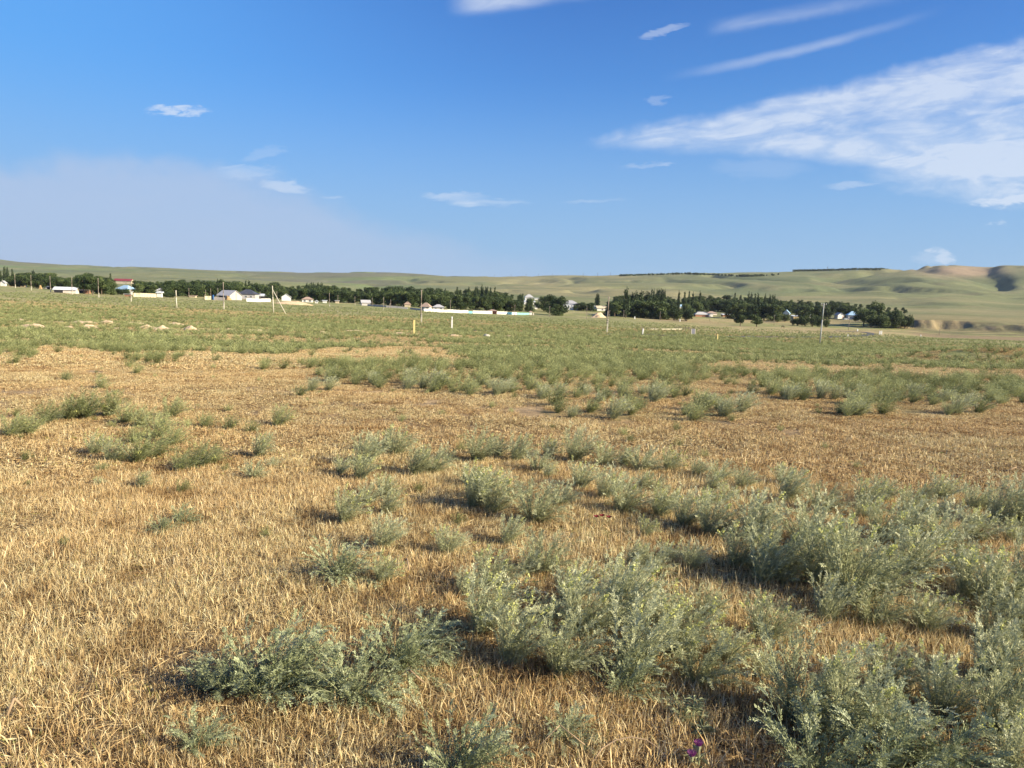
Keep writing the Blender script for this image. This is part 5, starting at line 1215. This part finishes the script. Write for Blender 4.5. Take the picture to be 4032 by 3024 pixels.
# ------------------------------------------------------------------ walls along the village
def wall_run(pts, hpx, mat, label, name='boundary_wall', seg=12, cat='wall', post_mat=None, part='panel'):
    """wall of separate panels following the ground between photo points"""
    W = [ground_at(a, b_) for a, b_ in pts]; o = empty(name, W[0]); x0, y0, z0 = W[0]
    for i in range(len(W) - 1):
        n = max(1, round((pts[i + 1][0] - pts[i][0]) / seg))
        for k in range(n):
            A = np.array(W[i][:2]) + (np.array(W[i + 1][:2]) - np.array(W[i][:2])) * k / n
            E = np.array(W[i][:2]) + (np.array(W[i + 1][:2]) - np.array(W[i][:2])) * (k + 1) / n
            hh = hpx * A[1] / F * random.uniform(0.97, 1.03); d = E - A; L = np.linalg.norm(d); t_ = d / L; nn = np.array([-t_[1], t_[0]]) * 0.1
            A = A + t_ * 0.06; E = E - t_ * 0.06
            za = h1(*A) - z0; ze = h1(*E) - z0; zt = max(za, ze) + hh
            P = [(A - nn, za - 0.5), (E - nn, ze - 0.5), (E + nn, ze - 0.5), (A + nn, za - 0.5), (A - nn, zt), (E - nn, zt), (E + nn, zt), (A + nn, zt)]
            MB().poly([(p[0] - x0, p[1] - y0, q) for p, q in P], [(0, 1, 5, 4), (1, 2, 6, 5), (2, 3, 7, 6), (3, 0, 4, 7), (4, 5, 6, 7)]).build(part, M[mat], o)
    return tag(o, label, cat)
wall_run([(1447, 1204), (1520, 1210), (1605, 1217)], 7, 'grey_brick', 'long grey-white wall, its shade painted lilac-grey, left run')  # grey material carries the shade on this grey-white wall
wall_run([(1615, 1218), (1668, 1223)], 7, 'grey_brick', 'short grey-white wall, shade painted lilac-grey, joining the white wall')  # same wall, shade again put into the grey colour
wall_run([(1670, 1226), (1760, 1230), (1843, 1233)], 10.5, 'whitewash', 'bright white panel wall left of the first cyan gate')
wall_run([(1861, 1234), (1938, 1236)], 10.5, 'whitewash', 'bright white panel wall between cyan gate and brown gate')
wall_run([(1844, 1233), (1860, 1234)], 8, 'cyan', 'cyan gate in the white wall, the left one', 'gate', 8, 'gate', part='gate_leaf')
wall_run([(1939, 1236), (1955, 1237)], 12, 'brown_gate', 'dark brown gate between white walls', 'gate', 8, 'gate', part='gate_leaf')
wall_run([(1956, 1237), (1997, 1238)], 10.5, 'whitewash', 'white panel wall between brown gate and second cyan gate')
wall_run([(1998, 1238), (2015, 1239)], 9.5, 'cyan', 'cyan gate in the white wall, the right one', 'gate', 8, 'gate', part='gate_leaf')
wall_run([(2016, 1239), (2035, 1239)], 9.5, 'whitewash', 'short white wall between cyan gate and teal wall')
wall_run([(2036, 1239), (2083, 1240)], 8, 'teal', 'teal painted wall at the right end of the white wall')
B(2084, 2094, 1224, 1240, 'small white gatehouse at the end of the teal wall', 'whitewash', 'brown_roof', 'hip', 0.25, name='shed')
wall_run([(525, 1169), (570, 1170), (615, 1171)], 15, 'cream', 'patchy cream-brown yard wall left of the white lean-to')
wall_run([(806, 1180), (835, 1180)], 14, 'cream', 'cream yard wall left of the blue gate')
wall_run([(843, 1181), (885, 1183)], 12, 'pink_plaster', 'pinkish yard wall right of the blue gate')
wall_run([(836, 1180), (842, 1181)], 19, 'blue', 'narrow tall blue gate in the cream yard wall', 'gate', 8, 'gate', part='gate_leaf')
wall_run([(970, 1187), (1015, 1189), (1065, 1188)], 12, 'whitewash', 'low whitish yard wall before the dark-roofed house')
wall_run([(3368, 1262), (3380, 1263)], 9, 'whitewash', 'white gate leaf beside the grey-blue roofed house', 'gate', 6, 'gate', part='gate_leaf')
# parked car
x, y, z = ground_at(3330, 1259); o = empty('parked_car', (x, y, z), 0.2)
MB().poly([(-2.1, -0.8, 0.35), (2.1, -0.8, 0.35), (2.1, 0.8, 0.35), (-2.1, 0.8, 0.35), (-2.05, -0.8, 0.85), (2.1, -0.8, 0.8), (2.1, 0.8, 0.8), (-2.05, 0.8, 0.85)], [(0, 1, 5, 4), (1, 2, 6, 5), (2, 3, 7, 6), (3, 0, 4, 7), (4, 5, 6, 7), (3, 2, 1, 0)]).build('body', M['carpaint'], o)
MB().poly([(-1.3, -0.74, 0.85), (1.0, -0.74, 0.83), (1.0, 0.74, 0.83), (-1.3, 0.74, 0.85), (-0.9, -0.62, 1.4), (0.45, -0.62, 1.4), (0.45, 0.62, 1.4), (-0.9, 0.62, 1.4)], [(0, 1, 5, 4), (1, 2, 6, 5), (2, 3, 7, 6), (3, 0, 4, 7)]).build('windows', M['glass'], o)
MB().box(-0.9, 0.45, -0.62, 0.62, 1.4, 1.44).build('roof', M['carpaint'], o)
for sx in (-1.3, 1.3):
    for sy_ in (-0.8, 0.8): MB().tube((sx, sy_ - 0.1, 0.32), (sx, sy_ + 0.1, 0.32), 0.32, 0.32, 12).build('wheel', M['rubber'], o)
tag(o, 'white car parked between two houses under the trees', 'car')
# horse grazing
def horse(px, py, L, label, flip=1):
    x, y, z = ground_at(px, py); o = empty('horse', (x, y, z), 0.15 if flip > 0 else 3.3)
    me = bpy.data.meshes.new('horse_body')
    J = [(-0.65, 0, 1.25), (-0.3, 0, 1.2), (0.2, 0, 1.18), (0.6, 0, 1.25), (0.95, 0, 1.1), (1.25, 0, 0.7), (1.38, 0, 0.35), (1.5, 0, 0.12),
         (-0.68, 0.14, 0.85), (-0.60, 0.15, 0.5), (-0.68, 0.15, 0.02), (-0.68, -0.14, 0.85), (-0.75, -0.15, 0.5), (-0.8, -0.15, 0.02),
         (0.55, 0.13, 0.85), (0.58, 0.13, 0.45), (0.55, 0.13, 0.02), (0.55, -0.13, 0.85), (0.68, -0.13, 0.45), (0.7, -0.13, 0.02), (-0.85, 0, 1.1), (-0.98, 0, 0.6)]
    E = [(0, 1), (1, 2), (2, 3), (3, 4), (4, 5), (5, 6), (6, 7), (0, 8), (8, 9), (9, 10), (0, 11), (11, 12), (12, 13), (3, 14), (14, 15), (15, 16), (3, 17), (17, 18), (18, 19), (0, 20), (20, 21)]
    Rr = [0.28, 0.33, 0.33, 0.28, 0.17, 0.12, 0.12, 0.07, 0.14, 0.07, 0.05, 0.14, 0.07, 0.05, 0.11, 0.06, 0.05, 0.11, 0.06, 0.05, 0.05, 0.05]
    me.from_pydata(J, E, []); me.materials.append(M['horse']); b_ = link('body', me, o); md = b_.modifiers.new('skin', 'SKIN')
    me.skin_vertices[0].data[0].use_root = True
    for k, r_ in enumerate(Rr): me.skin_vertices[0].data[k].radius = (r_, r_)
    b_.modifiers.new('sub', 'SUBSURF').levels = 1; b_.modifiers['sub'].render_levels = 1
    o.scale = (L, L, L); return tag(o, label, 'horse')
horse(3082, 1291, 0.95, 'small dark horse grazing right of the lone round trees')

# ------------------------------------------------------------------ pylons on the skyline and hill poles
def pylon(px, yt, yb, label, r=0.25):
    d = ray(px, yb); x = d[0] * TS; zz = EYE + d[2] * TS; hh = H(x, TS); k2 = np.where((TS > 1500) & (TS < 3400))[0]
    j = k2[np.argmin(np.abs(zz[k2] - hh[k2]))]; y = TS[j]; X_, Z_ = x[j], hh[j]; zt = EYE + ray(px, yt)[2] * y; h = zt - Z_
    o = empty('pylon', (X_, y, Z_)); w = h * 0.10
    MB().tube((-w, -w, -1), (0, 0, h), r, r * 0.6, 4).tube((w, -w, -1), (0, 0, h), r, r * 0.6, 4).tube((-w, w, -1), (0, 0, h), r, r * 0.6, 4).tube((w, w, -1), (0, 0, h), r, r * 0.6, 4).build('tower_legs', M['iron'], o)
    MB().box(-h * 0.14, h * 0.14, -0.2, 0.2, h * 0.8, h * 0.82).box(-h * 0.1, h * 0.1, -0.2, 0.2, h * 0.92, h * 0.94).build('crossarm', M['iron'], o)
    tag(o, label, 'pylon', 'pylons along the skyline')
for q, px in enumerate((1946, 2012, 2071, 2120, 2175, 2239, 2296, 2353, 2403)): pylon(px, 1080 - (px - 1946) * 0.016, 1093 - (px - 1946) * 0.008, '%s thin pylon from the left on the middle skyline' % ORD[q])
pylon(3258, 1049, 1061, 'thin pylon behind the right-hand shelter belt')

# ------------------------------------------------------------------ small things in the near field
def clod(px, py, sz, label, mat='dung', group='dark dung clods in the dry grass', name='dung_clod', cat='dung', seed=0, lift=0.25):
    x, y, z = ground_at(px, py); r = np.random.default_rng(seed); s = sz * y / F / 2
    vs = []; f = []; n, m = 10, 6
    for i in range(m):
        ph = math.pi * i / (m - 1)
        for j in range(n):
            a = 2 * math.pi * j / n; k = 1 + r.normal(0, 0.16)
            vs.append((s * math.sin(ph) * math.cos(a) * k, s * 0.8 * math.sin(ph) * math.sin(a) * k, s * 0.5 * math.cos(ph) * k + s * lift))
    f = [(i * n + j, i * n + (j + 1) % n, (i + 1) * n + (j + 1) % n, (i + 1) * n + j) for i in range(m - 1) for j in range(n)]
    o = link(name, np_mesh(name, vs, f, M[mat]), None, (x, y, z)); return tag(o, label, cat, group)
CL = [(3545, 1895, 16), (3470, 1800, 14), (3070, 1788, 14), (3590, 1730, 12), (3560, 1732, 14), (2920, 1745, 14), (2695, 1790, 16), (2290, 1678, 12), (2120, 1712, 18), (3500, 1716, 12), (1410, 1660, 12), (2120, 1640, 8), (1250, 2030, 16), (690, 2010, 26), (100, 2115, 22), (2920, 2480, 26), (2840, 2490, 18), (3440, 2420, 50), (3400, 2440, 30), (3500, 2450, 26), (2200, 2300, 30), (2160, 2250, 18), (3720, 1850, 12), (3830, 1760, 10), (3330, 1640, 12), (3150, 1641, 14), (220, 2025, 14), (940, 1530, 8), (1530, 1535, 8), (2700, 2800, 26), (2880, 2690, 30)]  # largest dark lump stands in for the dark of a burrow
for q, (a, b1, w) in enumerate(CL):
    clod(a, b1, w * 1.2, 'dark dung clod lying in the dry grass %s' % ('on the bare right-hand strip' if a > 2600 and b1 < 2000 else 'among right shrubs, largest a burrow stand-in' if a > 2600 else 'near the middle of the field' if a > 1300 else 'in the left grass'), seed=q)
for q, (a, b1, w, l) in enumerate(((1917, 1329, 26, 'long white stone in the green belt'), (1507, 1300, 9, 'small white stone near the earth mounds'), (395, 1503, 14, 'white scrap on the dry strip at left'), (710, 1552, 8, 'small white pebble on the dry strip'), (635, 1274, 6, 'tiny white stone behind the left mounds'))):
    clod(a, b1, w, l, 'stone', 'pale stones in the field', 'stone', 'stone', 60 + q, 0.5)
# thistle with two purple heads
def thistle(px, py, hpx, label, heads=True, lean=0.0):
    x, y, z = ground_at(px, py); h = hpx * y / F; o = empty('thistle', (x, y, z - 0.01)); o.rotation_euler = (0, lean, 0)
    MB().path([(0, 0, 0), (0.004, 0, h * 0.5), (0, 0.004, h * 0.93)], 0.004, 0.003, 6).path([(0.002, 0, h * 0.4), (-0.03, -0.01, h * 0.62), (-0.028, -0.02, h * 0.70)], 0.003, 0.002, 5).build('stem', M['thistle_green'], o)
    r = random.Random(px); m = MB()
    for k in range(26 if not heads else 18):
        a = r.random() * 6.28; zz = h * r.uniform(0.05, 0.85); l = r.uniform(0.03, 0.06); c, s_ = math.cos(a), math.sin(a)
        m.poly([(0, 0, zz), (c * l * 0.5 - s_ * 0.005, s_ * l * 0.5 + c * 0.005, zz + l * 0.25), (c * l, s_ * l, zz + l * 0.1), (c * l * 0.5 + s_ * 0.005, s_ * l * 0.5 - c * 0.005, zz + l * 0.25)], [(0, 1, 2), (0, 2, 3)])
    m.build('spiny_leaves', M['thistle_green'], o)
    if heads:
        for (cx, cy, cz) in ((0, 0.004, h * 0.95), (-0.028, -0.02, h * 0.72)):
            b_ = MB().tube((cx, cy, cz - 0.008), (cx, cy, cz + 0.012), 0.008, 0.011, 8).build('flower_head', M['thistle_green'], o)
            p = MB()
            for k in range(40):
                a = k * 2.4; q = 0.013 * math.sqrt(k / 40); p.tube((cx + q * 0.6 * math.cos(a), cy + q * 0.6 * math.sin(a), cz + 0.01), (cx + q * 1.3 * math.cos(a), cy + q * 1.3 * math.sin(a), cz + 0.028), 0.0013, 0.0009, 3)
            p.build('petals', M['purple'], b_)
    return tag(o, label, 'thistle')
thistle(2745, 3040, 122, 'thistle with two purple flower heads at the bottom edge')
thistle(2722, 2850, 140, 'pale spiny weed without flowers above the purple thistle', heads=False, lean=0.05)
thistle(2775, 2905, 70, 'second pale spiny weed just above the purple thistle', heads=False, lean=-0.2)
# poppies
for q, (a, b1) in enumerate(((2347, 2072), (2368, 2068), (2396, 2074))):
    x, y, z = ground_at(a, b1 + 14); o = empty('poppy', (x, y, z))
    MB().path([(0, 0, 0), (0.004, 0, 0.04), (0, 0, 0.085)], 0.0015, 0.001, 4).build('stem', M['thistle_green'], o)
    p = MB()
    for k in range(5):
        t_ = k * 1.257; c, s_ = math.cos(t_), math.sin(t_); p.poly([(0, 0, 0.085), (c * 0.016 - s_ * 0.011, s_ * 0.016 + c * 0.011, 0.098), (c * 0.024, s_ * 0.024, 0.10), (c * 0.016 + s_ * 0.011, s_ * 0.016 - c * 0.011, 0.098)], [(0, 1, 2), (0, 2, 3)])
    p.build('petals', M['red'], o); tag(o, '%s dark red poppy from left in the central grass' % ORD[q], 'poppy', 'dark red poppies')
# bent twigs and sticks
def twig(pts, r0, label, lift=0.03, name='dry_twig'):
    P = []
    for i, (a, b1) in enumerate(pts):
        x, y, z = ground_at(a, b1); P.append(Vector((x, y, z + lift + 0.05 * math.sin(math.pi * i / (len(pts) - 1)))))
    c = P[0].copy(); o = MB().path([p - c for p in P], r0, r0 * 0.6, 6).build(name, M['drystem'], None, True); o.location = c
    return tag(o, label, 'twig')
twig([(2330, 3035), (2370, 3004), (2420, 2992), (2480, 2986), (2540, 2990), (2590, 3005), (2630, 3030)], 0.003, 'arched dry twig at the bottom edge of the grass')
twig([(1590, 2250), (1602, 2275), (1612, 2290)], 0.006, 'short dark stick left of the central bushes', 0.06)
twig([(1560, 2705), (1610, 2710), (1670, 2716)], 0.006, 'flat bleached stick right of the large leafy plant')
twig([(30, 2848), (60, 2830), (95, 2815)], 0.006, 'short dark stick in the lower left grass')
twig([(3838, 2145), (3870, 2158), (3905, 2170)], 0.006, 'dark stick between the bushes near the right edge', 0.08)
twig([(3955, 1868), (4000, 1870), (4040, 1873)], 0.007, 'thin dark stick on the bare strip at the right edge')
twig([(2300, 2985), (2200, 2960), (2120, 2990)], 0.0025, 'thin straw-coloured stalk left of the arched twig', 0.05)

# ------------------------------------------------------------------ haze
if HAZE > 0:

    m = bpy.data.materials.new('air'); m.use_nodes = True; t = m.node_tree; t.nodes.clear()
    pv = t.nodes.new('ShaderNodeVolumePrincipled'); pv.inputs['Color'].default_value = (0.80, 0.88, 1.0, 1); pv.inputs['Density'].default_value = HAZE
    pv.inputs['Anisotropy'].default_value = 0.2
    out = t.nodes.new('ShaderNodeOutputMaterial'); t.links.new(pv.outputs[0], out.inputs['Volume'])
    o = MB().box(-32000, 32000, -32000, 32000, -130, 190).build('haze', m)
    tag(o, kind='stuff')
print('SHRUBS', n_ind, 'OBJECTS', len(bpy.data.objects), 'verts ground', len(V4))
